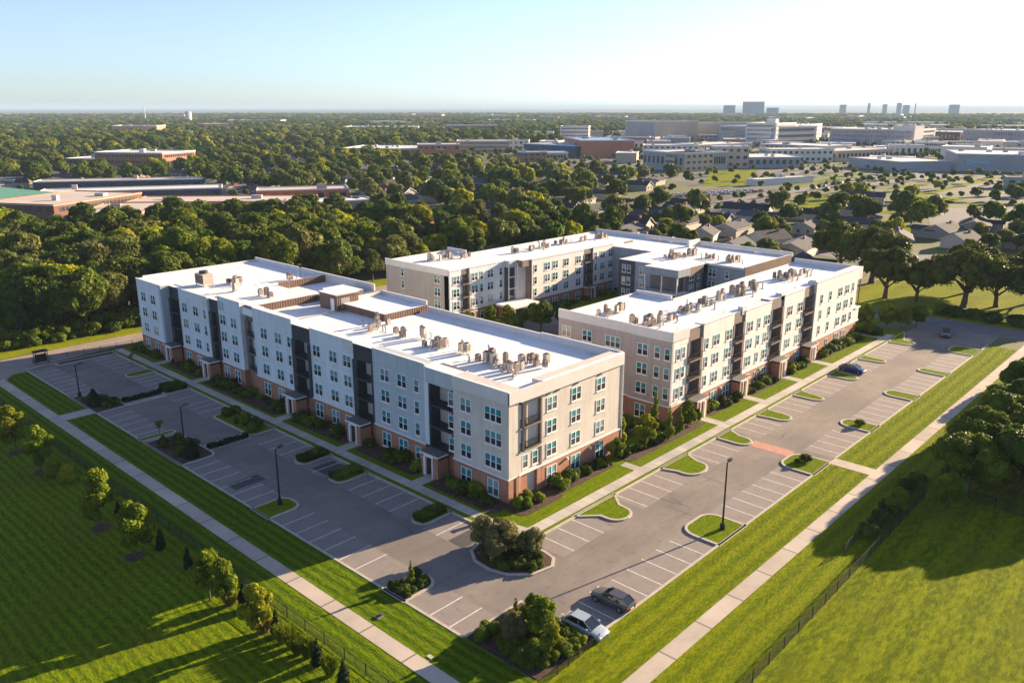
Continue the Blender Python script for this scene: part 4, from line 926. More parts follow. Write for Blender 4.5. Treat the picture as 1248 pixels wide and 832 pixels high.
# hedge: a long clipped block of leaves
def hedge(x0, y0, x1, y1, h, label, key='f_shrub', n=None, leaf=.15, group=None):
    rg = np.random.default_rng(int(x0 * 13 + y0 * 7)); w0, l0 = x1 - x0, y1 - y0
    n = n or int(170 * (w0 * l0 + h * (w0 + l0)))
    m_ = MB(); nx, ny = max(2, int(w0 / .5)), max(2, int(l0 / .5))
    P = rg.uniform(0, 1, (n, 3)); face = rg.integers(0, 5, n)
    hx = lambda u, v: h * (.86 + .14 * math.sin(u * w0 * 2.3 + v * l0 * 1.9) + .08 * math.sin(u * w0 * 5 - v * l0 * 4))
    m_.box(-w0 / 2 + .08, -l0 / 2 + .08, 0, w0 / 2 - .08, l0 / 2 - .08, h * .72, key)
    for (u, v, t), f in zip(P, face):
        x, y = (u - .5) * w0, (v - .5) * l0; z = hx(u, v)
        if f == 1: x = -w0 / 2; z *= t
        elif f == 2: x = w0 / 2; z *= t
        elif f == 3: y = -l0 / 2; z *= t
        elif f == 4: y = l0 / 2; z *= t
        c = Vector((x, y, z)); nn = Vector(rg.normal(0, 1, 3)) + Vector((0, 0, 1.2)) ; nn.normalize(); tt = nn.orthogonal().normalized() * leaf * rg.uniform(.5, 1.2); bb = nn.cross(tt)
        m_.face([c - tt, c + bb * .7, c + tt, c - bb * .7], key)
    o = m_.build('hedge', loc=((x0 + x1) / 2, (y0 + y1) / 2, ZL)); tag(o, label, 'hedge', group); return o

def cover(name, label, items):
    """a dense bed of small leafy plants nobody could count, as one mesh"""
    VV, FF, nb = [], [], 0
    for key, x, y, sc_i in items:
        me = PROTO[key][1]; n = len(me.vertices); co = np.empty(n * 3, np.float32); me.vertices.foreach_get('co', co); co = co.reshape(-1, 3)
        a = rnd.uniform(0, 6.28); c, s_ = math.cos(a), math.sin(a)
        q = np.stack([co[:, 0] * c - co[:, 1] * s_, co[:, 0] * s_ + co[:, 1] * c, co[:, 2]], 1) * sc_i + np.array([x, y, ZL])
        VV.append(q); FF += [tuple(v + nb for v in p.vertices) for p in me.polygons]; nb += n
    me = bpy.data.meshes.new(name); me.from_pydata(np.vstack(VV).tolist(), [], FF); me.materials.append(M['f_shrub']); me.update()
    o = bpy.data.objects.new(name, me); COL.objects.link(o); tag(o, label, 'ground cover', kind='stuff')
rnd = random.Random(11)
# --- the row along the west fence
WROW = 'trees and shrubs along the west fence'
for k, (key, x, y, s, lab, cat) in enumerate((
    ('young1', 30.1, 121.9, 1.6, 'bushy green tree farthest up the row beside the west fence', 'tree'),
    ('young0', 30.3, 112.4, 1.4, 'slighter green tree second from the far end of the west fence row', 'tree'),
    ('young0', 29.6, 91.4, 1.55, 'tall tree with sunlit yellow crown in a mulch ring on the west field', 'tree'),
    ('young1', 29.5, 82.3, 1.5, 'rounded green tree in a mulch ring nearest the middle of the west field', 'tree'),
    ('young1', 31.0, 68.8, 1.25, 'pale yellow-green tree at the edge of the shadow beside the west fence', 'tree'),
    ('young0', 31.5, 66.6, 1.1, 'smaller sunlit tree touching the pale yellow-green one by the west fence', 'tree'),
    ('young0', 31.2, 60.4, 1.15, 'sunlit young tree beside the clump of straw grass and west fence', 'tree'))):
    plant(key, x, y, s, k * 1.3, lab, cat, z=ZL, zs=1.08)
    if k in (0, 1, 2, 3):
        m_ = MB(); m_.prism([(1.0 * math.cos(a * .5236) * (1 + .1 * math.sin(a * 3)), 1.0 * math.sin(a * .5236)) for a in range(12)], 0, .05, 'mulch'); struct(m_.build('mulch_ring', loc=(x, y, ZL)))
for k, (x, y) in enumerate(((31.2, 110.0), (31.8, 107.2))): plant('ball', x, y, 1.35, k, ['round clipped bush at the far end of the west fence row', 'slightly larger round clipped bush next in line by the west fence'][k], 'shrub', z=ZL)
CYL = ['dark narrow cypress farthest up the west fence, behind the yellow-topped tree', 'dark narrow cypress on the shaded lawn by the west fence, second from far end', 'dark narrow cypress just above the pale yellow-green tree by west fence', 'dark cypress standing right of the pale yellow-green tree, taller than others', 'dark cypress just below the straw grass clump beside the fence', 'dark cypress in the reeds near the bottom edge, second nearest camera', 'dark cypress nearest the camera at the bottom edge by the west fence']
for k, (x, y, s) in enumerate(((32.0, 92.3, .9), (32.2, 81.9, 1.0), (32.35, 76.0, .95), (32.5, 65.0, 1.25), (32.4, 59.2, 1.1), (32.6, 53.1, 1.05), (32.6, 49.3, 1.05))): plant('cypress', x, y, s, k, CYL[k], 'tree', z=ZL)
for k, (x, y, kk) in enumerate(((32.0, 66.8, 'straw'), (32.0, 60.6, 'straw'), (32.2, 58.0, 'reed'), (32.4, 56.8, 'reed'), (32.2, 55.6, 'reed'), (32.6, 54.6, 'reed'), (32.5, 51.2, 'reed'))):
    plant(kk, x, y, 1.05, k, 'clump of straw coloured grass beside the %s by the west fence' % ('pale tree' if k == 0 else 'sunlit young tree') if kk == 'straw' else 'green reed clump in the row by the west fence near the bottom edge', 'grass clump', 'grass clumps along the west fence', z=ZL)
# --- islands
hedge(55.2, 65.4, 58.9, 67.2, .75, 'low clipped hedge filling the parking island nearest the building corner', group='hedges in the west parking islands')
hedge(55.2, 81.3, 58.9, 83.6, .6, 'low clipped hedge filling the island just past the nearest entrance path', group='hedges in the west parking islands') if False else None
hedge(55.3, 89.6, 59.2, 91.6, .7, 'clipped hedge in the shaded island beside the dark paved stall')
hedge(55.0, 81.6, 59.0, 83.6, .85, 'clipped hedge in the second island from the building corner')
hedge(49.0, 103.4, 54.9, 104.2, .55, 'dark hedge strip crossing the drive, nearer of the two', 'f_cypress'); hedge(48.8, 131.4, 55.0, 132.2, .55, 'dark hedge strip crossing the drive, farther of the two', 'f_cypress')
hedge(55.9, 131.0, 59.2, 134.2, .8, 'thick hedge in the bed at the far crossing of the drive')
for k, (x, y, s, kk) in enumerate(((45.2, 104.6, 1, 'bush1'), (46.8, 103.2, .9, 'bush0'), (47.6, 105.6, 1.1, 'bush1'), (46.5, 107.6, .9, 'bush0'), (45.0, 109, 1, 'bush1'), (47.4, 109.8, 1, 'bush0'), (45.8, 110.8, .8, 'bush2'), (47.9, 107.6, .8, 'bush2'))):
    plant(kk, x, y, s, k, 'low dark shrub in the lamp bed by the near hedge strip', 'shrub', 'shrubs in the lamp bed', z=ZL)
plant('conic', 46.0, 102.6, 1.05, 0, 'dark cone-shaped evergreen at the foot of the middle lamp post', 'tree', z=ZL)
plant('conic', 44.9, 133.4, 1.15, 1, 'dark cone-shaped evergreen beside the path link to the far lot', 'tree', z=ZL)
for k, (x, y, s, kk) in enumerate(((46.4, 133.6, 1.1, 'bush1'), (47.4, 131.5, 1.0, 'bush1'), (46.0, 131.2, 1, 'bush0'), (44.9, 136, 1, 'bush0'), (46.2, 135.6, .8, 'bush2'))):
    plant(kk, x, y, s, k, 'dark shrub around the cone evergreen near the path link', 'shrub', 'shrubs by the path link', z=ZL)
for k, (x, y, s, kk) in enumerate(((56.4, 105, 1, 'bush1'), (57.8, 106, 1.1, 'bush1'), (58.6, 107.6, 1, 'bush0'), (57.2, 107.8, .9, 'bush0'), (56.4, 109.4, .9, 'bush2'), (58.4, 110, 1, 'bush0'), (57, 113.4, 1.1, 'bush1'), (58.6, 113.6, 1, 'bush1'))):
    plant(kk, x, y, s, k, 'shrub in the long grass bed beside the west sidewalk', 'shrub', 'shrubs in the long grass bed', z=ZL)
plant('sapling', 46.5, 113.6, 1.2, 0, 'thin bare-topped sapling on the narrow island in the middle lot', 'tree', z=ZL); plant('sapling', 57.4, 87.5 + 2.4, 1.0, 2, 'thin sapling by the hedge island beside the shaded walk', 'tree', z=ZL); plant('sapling', 58.4, 151.0, 1.1, 1, 'thin sapling near the far end of the west lot', 'tree', z=ZL)
# west mid island with the pale sapling
plant('slim', 46.0, 56.6, .6, 0, 'small pale sapling in the flower bed island in the sunlit west lot', 'tree', z=ZL)
cover('ground_cover', 'dense low planting around the small pale sapling', [(['bush0', 'bush2'][k % 2], rnd.uniform(44.2, 47.7), rnd.uniform(55.4, 57.8), rnd.uniform(.5, .75)) for k in range(30)])
# corner island: bronze trees over dark shrubs
for k, (x, y, s) in enumerate(((56.0, 56.0, 0.94), (57.6, 54.2, 0.90), (58.5, 51.8, 0.78), (55.2, 54.2, 0.74), (58.6, 56.3, 0.66))):
    plant('bronze', x, y, s, k * 1.7, ['bronze-green small tree at the back left of the rounded corner island', 'bronze-green tree in the centre of the rounded corner island', 'bronze-green tree nearest the right tip of the corner island', 'low bronze-green tree at the front left of the corner island', 'smallest bronze-green tree by the sidewalk end of the corner island'][k], 'tree', z=ZL)
it = []
for k in range(46):
    a = rnd.uniform(0, 6.28); u = rnd.uniform(0, 1) ** .5; it.append((['bush0', 'bush1', 'bush2'][k % 3], 56.7 + math.cos(a) * u * 2.7, 53.0 + math.sin(a) * u * 3.7, rnd.uniform(.4, .75)))
cover('ground_cover', 'dense low planting under the bronze trees of the corner island', it)
# bottom bed: tree, palms-like shrubs, ball shrubs
for k, (key, x, y, s, lab) in enumerate((('young1', 48.4, 41.2, 1.1, 'leafy yellow-green tree in the mulch bed at the bottom, left of the white car'), ('bronze', 46.4, 43.0, .75, 'bronze bushy tree behind the yellow-green tree in the bottom bed'),
        ('young0', 47.0, 39.2, .8, 'shorter spreading green tree nearest the camera in the bottom bed'), ('young1', 50.3, 44.4, .62, 'small bright green tree by the kerb of the bottom bed'), ('slim', 47.6, 43.9, .75, 'thin upright tree at the tip of the bottom bed'))):
    plant(key, x, y, s, k, lab, 'tree', z=ZL)
for k in range(12): plant('ball', 50.4 - .1 * (k % 2), 38.2 + .62 * k * .95, .55, k, 'small clipped ball shrub in the row along the fence side of the bottom bed', 'shrub', 'ball shrubs of the bottom bed', z=ZL)
for k in range(12): plant('ball', 49.2, 37.9 + .66 * k * .7, .45, k, 'small clipped ball shrub in the inner row of the bottom bed', 'shrub', 'inner ball shrubs of the bottom bed', z=ZL)
cover('ground_cover', 'dense low planting under the trees of the bottom bed', [(['bush0', 'bush1', 'bush2', 'ball'][k % 4], rnd.uniform(44.5, 50.6), rnd.uniform(38.2, 46.0), rnd.uniform(.5, .95)) for k in range(90)])
# shrubs on the south islands
plant('bush1', 101.6, 40.6, .9, 1, 'dark shrub on the grass island beside the brick crossing', 'shrub', z=ZL); plant('bush0', 100.6, 41.3, .6, 1, 'small round shrub left of the dark one by the brick crossing', 'shrub', z=ZL); plant('bush1', 119.8, 40.3, .8, 1, 'dark shrub alone on the small far island', 'shrub', z=ZL)
# foundation planting, bed by bed
ORD = ['first', 'second', 'third', 'fourth', 'fifth', 'sixth', 'seventh', 'eighth', 'ninth', 'tenth', 'eleventh', 'twelfth', 'thirteenth', 'fourteenth', 'fifteenth', 'sixteenth', 'seventeenth', 'eighteenth', 'nineteenth', 'twentieth'] + ['twenty-' + q for q in ('first', 'second', 'third', 'fourth', 'fifth', 'sixth')]
def bedrow(x0, y0, x1, y1, n, what, s=(.7, 1.2)):
    P = sorted([(rnd.uniform(x0, x1), rnd.uniform(y0, y1)) for _ in range(n)], key=lambda p: p[0] if x1 - x0 > y1 - y0 else -p[1])
    for k, (x, y) in enumerate(P):
        plant(rnd.choice(['bush0', 'bush1', 'bush2']), x, y, rnd.uniform(*s), None, ORD[k] + ' shrub from left, ' + what, 'shrub', 'shrubs ' + what, z=ZL)
bedrow(63.0, 62, 64.9, 72, 14, 'under the end windows left of the building corner'); bedrow(63.4, 76.6, 65.3, 88, 14, 'between the first and second west porches')
bedrow(63.4, 92, 65.5, 104.5, 14, 'between the second and third west porches'); bedrow(63.0, 109, 65.3, 131, 24, 'between the third and fourth west porches'); bedrow(63.4, 135, 65.3, 146, 12, 'between the fourth and farthest west porches'); bedrow(63.0, 150, 64.2, 160.5, 10, 'at the far end of the west front')
bedrow(72.5, 59.2, 83, 61, 20, 'along the sunlit end wall'); bedrow(85.8, 58.6, 99, 60.8, 18, 'in the gap between the two front buildings')
bedrow(108.6, 59.0, 118, 60.4, 14, 'between the first and second south porches'); bedrow(121.6, 58.8, 132, 60.4, 14, 'between the second and third south porches'); bedrow(136, 59, 145, 60.4, 12, 'between the third and fourth south porches'); bedrow(148.8, 58.6, 170.5, 60.2, 24, 'right of the farthest south porch', (.8, 1.4)); bedrow(172.5, 57.4, 177, 61.5, 12, 'at the east end of the sidewalk', (.9, 1.5))
for k, (x, y) in enumerate(((65.6, 59.9), (66.5, 59.4), (67.4, 60.4), (68.4, 59.3), (66.8, 60.8))): plant('ball', x, y, [.9, .8, 1, .75, .7][k], k, 'bright yellow-green shrub at the foot of the building corner', 'shrub', 'bright shrubs at the building corner', z=ZL)
plant('ball', 137.3, 58.9, 1.0, 0, 'bright yellow-green shrub by the third south porch', 'shrub', z=ZL)
# trees in the gap between the front buildings
for k, (key, x, y, s, lab) in enumerate((('slim', 88.6, 62.0, 1.45, 'slender yellow-green tree closest to the end wall corner'), ('young0', 90.6, 58.9, 1.2, 'broad yellow-green tree in the gap between the front buildings'), ('slim', 96.2, 61.2, 1.35, 'slender tree by the fence in the gap between front buildings'),
        ('slim', 95.4, 58.2, 1.1, 'slim low tree by the sidewalk before the taupe end wall'), ('young0', 101.6, 58.9, .95, 'airy young tree at the corner of the right building'), ('young1', 84.4, 59.4, .85, 'dense small tree at the right end of the sunlit end wall'), ('slim', 99.0, 58.6, .85, 'thin tree left of the right building corner'), ('young1', 104.0, 58.6, .6, 'small leafy tree left of the first south porch'), ('young0', 92.6, 63.4, .8, 'shaded young tree deep in the gap between the buildings'))):
    plant(key, x, y, s, k, lab, 'tree', z=ZL)
# courtyard
for k, (key, x, y, s, lab) in enumerate((('young1', 123.6, 121.4, 1.2, 'bright yellow-green tree in the courtyard beside the entrance canopy'), ('big1', 127.6, 110.6, .72, 'dark leafy tree in the courtyard left of the right building'), ('young1', 130.4, 117.4, .9, 'blue-green courtyard tree in front of the entrance canopy'), ('young0', 119.8, 123.6, .8, 'pale courtyard tree by the rear building porch'), ('big1', 132.5, 108.0, .55, 'second dark courtyard tree behind the first one'), ('young0', 100.5, 84.5, .9, 'bright small tree by the corner of the taupe end wall'), ('young1', 116.5, 121.0, 1.2, 'green courtyard tree nearest the left edge of the rear building'), ('young0', 126.4, 119.0, 1.1, 'light green courtyard tree left of the entrance canopy'), ('big1', 121.5, 112.5, .5, 'round dark courtyard tree among the parked cars'))):
    plant(key, x, y, s, k, lab, 'tree', z=ZL)
bedrow(140, 120.6, 158, 122.8, 18, 'along the rear building front', (.8, 1.3)); bedrow(163, 120.8, 175, 122.8, 12, 'by the orange-lit end of the rear building', (.8, 1.3))
# east park oaks
for k, (key, x, y, s, lab) in enumerate((('oak1', 210.6, 68.6, 1.05, 'broad live oak on the park grass behind the end of the right building'), ('oak0', 213.4, 51.4, 1.1, 'broad live oak standing right of the street junction'), ('oak1', 219.0, 45.8, 1.0, 'live oak just behind and right of the broad one'), ('oak1', 212.4, 61.8, .85, 'dark live oak between the two nearest park oaks'),
        ('oak0', 216.0, 36.0, 1.0, 'live oak at the right edge of the picture beside the street'), ('oak1', 231, 40, 1.1, 'bright live oak at the back of the park near the right edge'), ('oak0', 233, 55, 1.0, 'live oak at the back of the park grass'), ('oak0', 227, 78, 1.2, 'large live oak left of the park path'), ('oak1', 236, 90, 1.2, 'large live oak beyond the street bend'), ('oak1', 226, 30, .9, 'low live oak cut by the right edge'))):
    plant(key, x, y, s, k * 2.1, lab, 'tree', z=ZL)
for k, (x, y) in enumerate(((201.5, 50), (202, 46), (201.6, 42), (202.2, 38), (201.8, 35), (202, 53.5), (176, 64), (178.5, 61.5), (181, 58), (183, 55.5), (186, 53.4))):
    plant('young1' if k > 5 else 'bush1', x, y, 1.4 if k > 5 else 2.2, k, 'grey-green small tree by the sidewalk end and street junction' if k > 5 else 'dark bushy shrub along the far side of the east street', 'tree' if k > 5 else 'shrub', 'small trees at the street junction' if k > 5 else 'shrubs along the east street', z=0)
# south-east grove
for k, (key, x, y, s, lab) in enumerate((('big0', 106.3, 22.8, 0.96, 'large dark tree at the left edge of the south-east grove, overhanging the path'), ('big0', 111.1, 18.2, 1.06, 'large dark tree at the front of the south-east grove'), ('big1', 115.1, 23.8, 1.06, 'dark tree behind the overhanging one in the south-east grove'),
        ('big0', 119.9, 17.6, 1.12, 'large dark tree in the middle of the south-east grove'), ('big1', 124.9, 23.8, 1.06, 'dark tree at the back of the grove beside the path'), ('big1', 116.5, 12.6, 1.06, 'dark tree cut by the right edge at the front of the grove'), ('big0', 128.5, 17.2, 1.12, 'dark tree cut by the right edge at the back of the grove'), ('big1', 132.5, 23.7, 1.01, 'dark tree at the far tip of the grove'), ('big0', 152.0, 26.6, 1.12, 'dark spreading tree by the path beyond the grove'), ('big1', 159.5, 26.6, 1.01, 'smaller dark tree beyond the grove near the right edge'), ('big1', 107.4, 14.6, 0.84, 'low dark tree at the near right corner of the grove'))):
    plant(key, x, y - .8, s * (.7 if x > 145 else 1), k * 1.1, lab, 'tree', z=ZL, zs=.84)
plant('young1', 100.2, 22.4, 1.2, 1, 'pale green sapling at the near edge of the grove by the fence', 'tree', z=ZL); plant('young0', 93.6, 26.2, .9, 1, 'small pale tree at the end of the south fence', 'tree', z=ZL)
for k in range(10): plant('bush1', 87 + k * 1.9, 27.3 + rnd.uniform(-.5, .5), rnd.uniform(.9, 1.6), None, 'dark wild shrub along the fence between the path and the grove', 'shrub', 'wild shrubs by the south fence', z=ZL)
# scrub at the foot of the wood
for k in range(40): plant(rnd.choice(['bush0', 'bush1']), 34 + k * 1.35 + rnd.uniform(-.5, .5), 178.4 + rnd.uniform(-.8, 1.2), rnd.uniform(1.2, 2.4), None, ORD[k % 20] + ' scrub bush on the %s half of the wood edge' % ('left' if k < 20 else 'right'), 'shrub', 'scrub bushes along the wood edge')
cover('undergrowth', 'shaded scrub under the front trees of the wood', [(['bush0', 'bush1'][k % 2], 32 + k * .9, 181.5 + rnd.uniform(-1, 3.5), rnd.uniform(2, 3.6)) for k in range(62)])

# --- woods and suburb: near trees one by one, the rest one mass
FREE = []   # rectangles kept clear: x0,y0,x1,y1 (world) or (cx, cy, r)
def clear(*r_): FREE.append(r_)

# ================================================================== roof plant
def ac_unit():
    e = empty('air_conditioner', (0, 0, -50))
    m_ = MB(); m_.box(-.45, -.45, .28, .45, .45, 1.25, 'metal_tan'); m_.build('cabinet', e)
    m_ = MB()
    for q in range(5): m_.box(-.47, -.38, .42 + q * .15, -.452, .38, .50 + q * .15, 'grille'); m_.box(-.38, -.47, .42 + q * .15, .38, -.452, .50 + q * .15, 'grille')
    m_.build('side_grille', e)
    m_ = MB(); m_.prism([(.36 * math.cos(a * .5236), .36 * math.sin(a * .5236)) for a in range(12)], 1.25, 1.33, 'grille'); m_.prism([(.10 * math.cos(a * 1.0472), .10 * math.sin(a * 1.0472)) for a in range(6)], 1.33, 1.37, 'metal_grey'); m_.build('fan_grille', e)
    m_ = MB(); m_.box(-.5, -.42, .12, .5, -.32, .28, 'metal_grey'); m_.box(-.5, .32, .12, .5, .42, .28, 'metal_grey')
    for x in (-.42, .36):
        for y in (-.42, .34): m_.box(x, y, 0, x + .08, y + .08, .12, 'metal_grey')
    m_.build('stand', e)
    return e
def vent_pipe():
    e = empty('roof_vent', (0, 0, -50))
    m_ = MB(); m_.tube([(0, 0, 0), (0, 0, .7), (.05, 0, .85), (.25, 0, .9)], .09, 'metal_grey', 8); m_.build('vent_pipe', e)
    m_ = MB(); m_.box(-.16, -.16, 0, .16, .16, .12, 'trim'); m_.build('flashing', e)
    return e
AC = ac_unit(); VT = vent_pipe(); used = []
def first(src, loc, rz, label, group, scl=1.0):
    if src.name not in used:
        used.append(src.name); list(KIDS.setdefault(src.name, list(src.children)))
        src.location = loc; src.rotation_euler = (0, 0, rz); src.scale = (scl,) * 3; src['label'] = label; src['group'] = group; return src
    return copy_tree(src, loc, rz, scl, label, group)
AC['category'] = 'air conditioner'; VT['category'] = 'roof vent'
rnd = random.Random(5)
def cluster(x, y, n, z, where, along='Y', dy=1.15):
    rows = 1 if n < 4 else 2; m = (n + rows - 1) // rows
    for k in range(n):
        a, b = k // rows, k % rows
        u, v = (a - (m - 1) / 2) * dy + rnd.uniform(-.35, .35), b * 1.35 + rnd.uniform(-.8, .8)
        px_, py_ = (x + v, y - u) if along == 'Y' else (x + u, y + v)
        lab = '%s condenser %s%s' % ('lone' if n == 1 else ORD[a], '' if rows == 1 else 'of the near row ' if b == 0 else 'of the back row ', where)
        o = first(AC, (px_, py_, z), rnd.choice([0, R(90), R(180), R(270)]) + rnd.uniform(-.12, .12), lab, 'condensers ' + where, 1)
        q = rnd.uniform(.55, .95); o.scale = (q, q, rnd.uniform(.65, 1.45))
    for k in range(1 + n // 4):
        first(VT, (x + rnd.uniform(-1.8, 2.6), y + rnd.uniform(-2.4, 2.4), z), rnd.uniform(0, 6), 'small grey vent pipe ' + where, 'vents ' + where, rnd.uniform(.9, 1.7))
for x, y, n, w_ in ((73.6, 97.6, 2, 'below the stair house on the left roof'), (76.2, 100.0, 4, 'against the raised box on the left roof'), (75.3, 94.2, 1, 'standing alone near the raised box'), (75.0, 91.6, 2, 'in the short pair near the middle of the left roof'), (76.4, 88.9, 2, 'in the second short pair of the left roof'), (74.2, 84.2, 6, 'in the third group of the left roof'), (75.3, 79.3, 2, 'between the two big groups of the left roof'),
                  (73.9, 73.2, 8, 'in the biggest group of the left roof'), (73.4, 68.4, 5, 'in the group nearest the camera on the left roof'), (77.6, 68.4, 7, 'in the group nearest the sunlit end wall')):
    cluster(x, y, n, 13.3, w_, 'Y')
for x, y, n, w_ in ((74.8, 141.4, 5, 'beside the roof tank screen'), (72.6, 135, 1, 'alone on the far left roof'), (73.6, 127.4, 3, 'in the small row on the far left roof'), (84.6, 137.2, 2, 'by the far step of the left roof')):
    cluster(x, y, n, 14.1, w_)
for x, y, n, w_ in ((105, 77.2, 3, 'at the back corner of the taupe block roof'), (108.6, 77.2, 3, 'in the second group of the taupe block roof'), (104.6, 68.4, 8, 'in the stack above the taupe end wall'), (109.3, 68.4, 3, 'right of the stack above the taupe end wall'), (116.8, 68.6, 7, 'in the third group of the right roof'), (122.6, 68.5, 4, 'in the fourth group of the right roof'), (128.0, 68.8, 3, 'in the sparse group of the right roof'),
                  (134.6, 68.2, 10, 'in the dense middle group of the right roof'), (140.6, 68.6, 4, 'right of the dense middle group'), (152.6, 68.6, 8, 'in the far group of the right roof'), (158.2, 68.4, 7, 'in the farthest group of the right roof')):
    cluster(x, y, n, 13.5, w_, 'X')
for x, y, n, w_ in ((125.6, 142, 4, 'at the left end of the rear roof'), (129.6, 140.6, 4, 'second from the left end of the rear roof'), (133.6, 139.6, 3, 'third from the left end of the rear roof'), (146, 134.8, 2, 'in the first group of the long rear roof'), (152, 135, 3, 'in the second group of the long rear roof'), (157.6, 135, 4, 'in the third group of the long rear roof'), (165, 135.4, 5, 'in the fourth group of the long rear roof'), (172, 133.8, 3, 'in the fifth group of the long rear roof'), (179, 133.6, 6, 'at the right end of the long rear roof'),
                  (167.6, 103, 9, 'in the dense group of the rear wing roof'), (173, 101.6, 4, 'right of the dense group of the rear wing roof'), (172, 95.8, 4, 'in the middle group of the rear wing roof'), (171.4, 89.8, 6, 'in the nearest group of the rear wing roof')):
    cluster(x, y, n, 11.75, w_, 'X')
# the screened tank group at the far left
t = tag(empty('cooling_tower', (70.8, 144.3, 14.1)), 'tall louvred cooling plant with dark cowl on the far left roof', 'cooling plant')
m_ = MB(); m_.box(-1.0, -1.6, .4, 1.0, 1.6, 2.3, 'metal_tan'); m_.build('cabinet', t)
m_ = MB()
for q in range(7): m_.box(-1.04, -1.45 + q * .43, .6, -1.001, -1.2 + q * .43, 2.1, 'grille'); m_.box(1.001, -1.45 + q * .43, .6, 1.04, -1.2 + q * .43, 2.1, 'grille')
m_.build('louvre', t)
m_ = MB(); m_.prism([(.8 * math.cos(a * .39), .8 * math.sin(a * .39)) for a in range(16)], 2.3, 2.8, 'panel_dark'); m_.build('fan_cowl', t)
m_ = MB()
for x in (-.95, .8):
    for y in (-1.5, 1.35): m_.box(x, y, 0, x + .14, y + .14, .4, 'metal_grey')
m_.build('stand', t)
e = tag(empty('antenna_mast', (77.6, 126.4, 14.1)), 'thin tan mast on the far left roof near the brown step', 'antenna'); m_ = MB(); m_.tube([(0, 0, 0), (0, 0, 3.4)], [.05, .03], 'metal_tan', 6); m_.build('pole', e); m_ = MB(); m_.box(-.7, -.04, 3.0, .7, .04, 3.08, 'metal_tan'); m_.box(-.3, -.03, 3.2, .3, .03, 3.26, 'metal_tan'); m_.build('crossbar', e)
e = tag(empty('antenna_mast', (86.2, 136.0, 14.1)), 'dark thin mast at the back of the far left roof', 'antenna'); m_ = MB(); m_.tube([(0, 0, 0), (0, 0, 3.0)], [.05, .03], 'metal_dark', 6); m_.build('pole', e); m_ = MB(); m_.box(-.05, -.4, 2.3, .05, .4, 2.4, 'metal_dark'); m_.build('crossbar', e)
m_ = MB(); m_.tube([(70.2, 112.4, 13.3), (76.2, 112.0, 13.4), (82, 108.6, 13.35)], .07, 'metal_tan', 6); tag(m_.build('roof_pipe'), 'long thin conduit running across the stepped left roof', 'pipe')
m_ = MB(); m_.box(66.6, 71.2, 14.0, 68.4, 76.0, 14.12, 'fascia', 'panel_mid'); o = m_.build('roof_hatch'); o.location = (0, 0, .02); tag(o, 'flat grey slab lying at the roof edge above the open balconies', 'roof panel')
# ================================================================== lamps
def lamp(x, y, h, az, label):
    e = tag(empty('street_lamp', (x, y, ZL)), label, 'street lamp', 'parking lot lamps')
    m_ = MB(); m_.tube([(0, 0, 0), (0, 0, .7)], [.3, .28], 'metal_dark', 12); m_.build('base', e)
    m_ = MB(); m_.tube([(0, 0, .7), (0, 0, h)], [.12, .08], 'metal_dark', 8); m_.build('pole', e)
    c, s = math.cos(az), math.sin(az)
    m_ = MB(); m_.tube([(0, 0, h - .15), (c * .6, s * .6, h - .05)], .04, 'metal_dark', 6); m_.build('arm', e)
    m_ = MB(); m_.box(.5, -.2, h - .1, 1.25, .2, h + .05, 'metal_dark'); m_.box(.6, -.15, h - .13, 1.15, .15, h - .1, 'trim'); o = m_.build('lamp_head', e); o.rotation_euler = (0, 0, az)
lamp(77.4, 39.6, 8.2, R(10), 'tall black lamp post on the sunlit grass island')
lamp(46.6, 81.6, 7.2, R(20), 'black lamp post on the shaded island in the nearest west lot')
lamp(45.6, 103.6, 7.2, R(15), 'black lamp post in the shrub bed of the middle west lot')
lamp(45.0, 139.6, 5.5, R(10), 'black lamp post at the far west lot beside the lawn')
# ================================================================== fences
def fence(x0, y0, x1, y1, h, label, step=3.0, rail=True, dens=.14):
    d = Vector((x1 - x0, y1 - y0)); L_ = d.length; e = tag(empty('fence', (x0, y0, ZL), math.atan2(d.y, d.x)), label, 'fence')
    n = int(L_ / step)
    for k in range(n + 1): m_ = MB(); m_.box(k * step - .035, -.035, 0, k * step + .035, .035, h + .06, 'mesh'); m_.build('post', e)
    m_ = MB(); m_.box(0, -.015, h - .04, L_, .015, h, 'mesh'); m_.box(0, -.012, .08, L_, .012, .11, 'mesh')
    q = 0.0
    while q < L_:
        m_.box(q, -.006, .11, q + .012, .006, h - .04, 'mesh'); q += dens
    z = .25
    while z < h - .1: m_.box(0, -.0065, z, L_, .0065, z + .012, 'mesh'); z += .18
    m_.build('wire_mesh', e)
fence(34.6, 40, 34.6, 148, 1.15, 'long black mesh fence between the west lawn and the dark field')
fence(50, 24.8, 101, 25.4, 1.2, 'black mesh fence running across the south field')
fence(81.5, 27.4, 107, 28.0, 1.2, 'black mesh fence closer to the path at the grove')
fence(104.6, 21.4, 103.4, 10.5, 1.2, 'short mesh fence at the foot of the grove by the right edge')
fence(51.7, 37.5, 44.6, 37.3, .7, 'low dark wooden fence below the bottom shrub bed', 1.5)
fence(46, 165.0, 66, 163.8, 1.0, 'grey fence between the far west lot and the north road')
fence(88.2, 62.6, 99.4, 63.4, 1.4, 'dark mesh fence closing the gap between the front buildings', 2.2)
e = tag(empty('bike_shelter', (47.2, 164.0, ZL)), 'dark open metal frame beside the north road at the far lot', 'shelter')
m_ = MB()
for x in (-1, 1):
    for y in (-.6, .6): m_.box(x - .06, y - .06, 0, x + .06, y + .06, 2.3, 'metal_dark')
m_.build('frame', e); m_ = MB(); m_.box(-1.2, -.8, 2.3, 1.2, .8, 2.42, 'metal_dark'); m_.build('roof', e); m_ = MB(); m_.box(-1, -.03, .3, 1, .03, 1.8, 'mesh'); m_.build('panel', e)
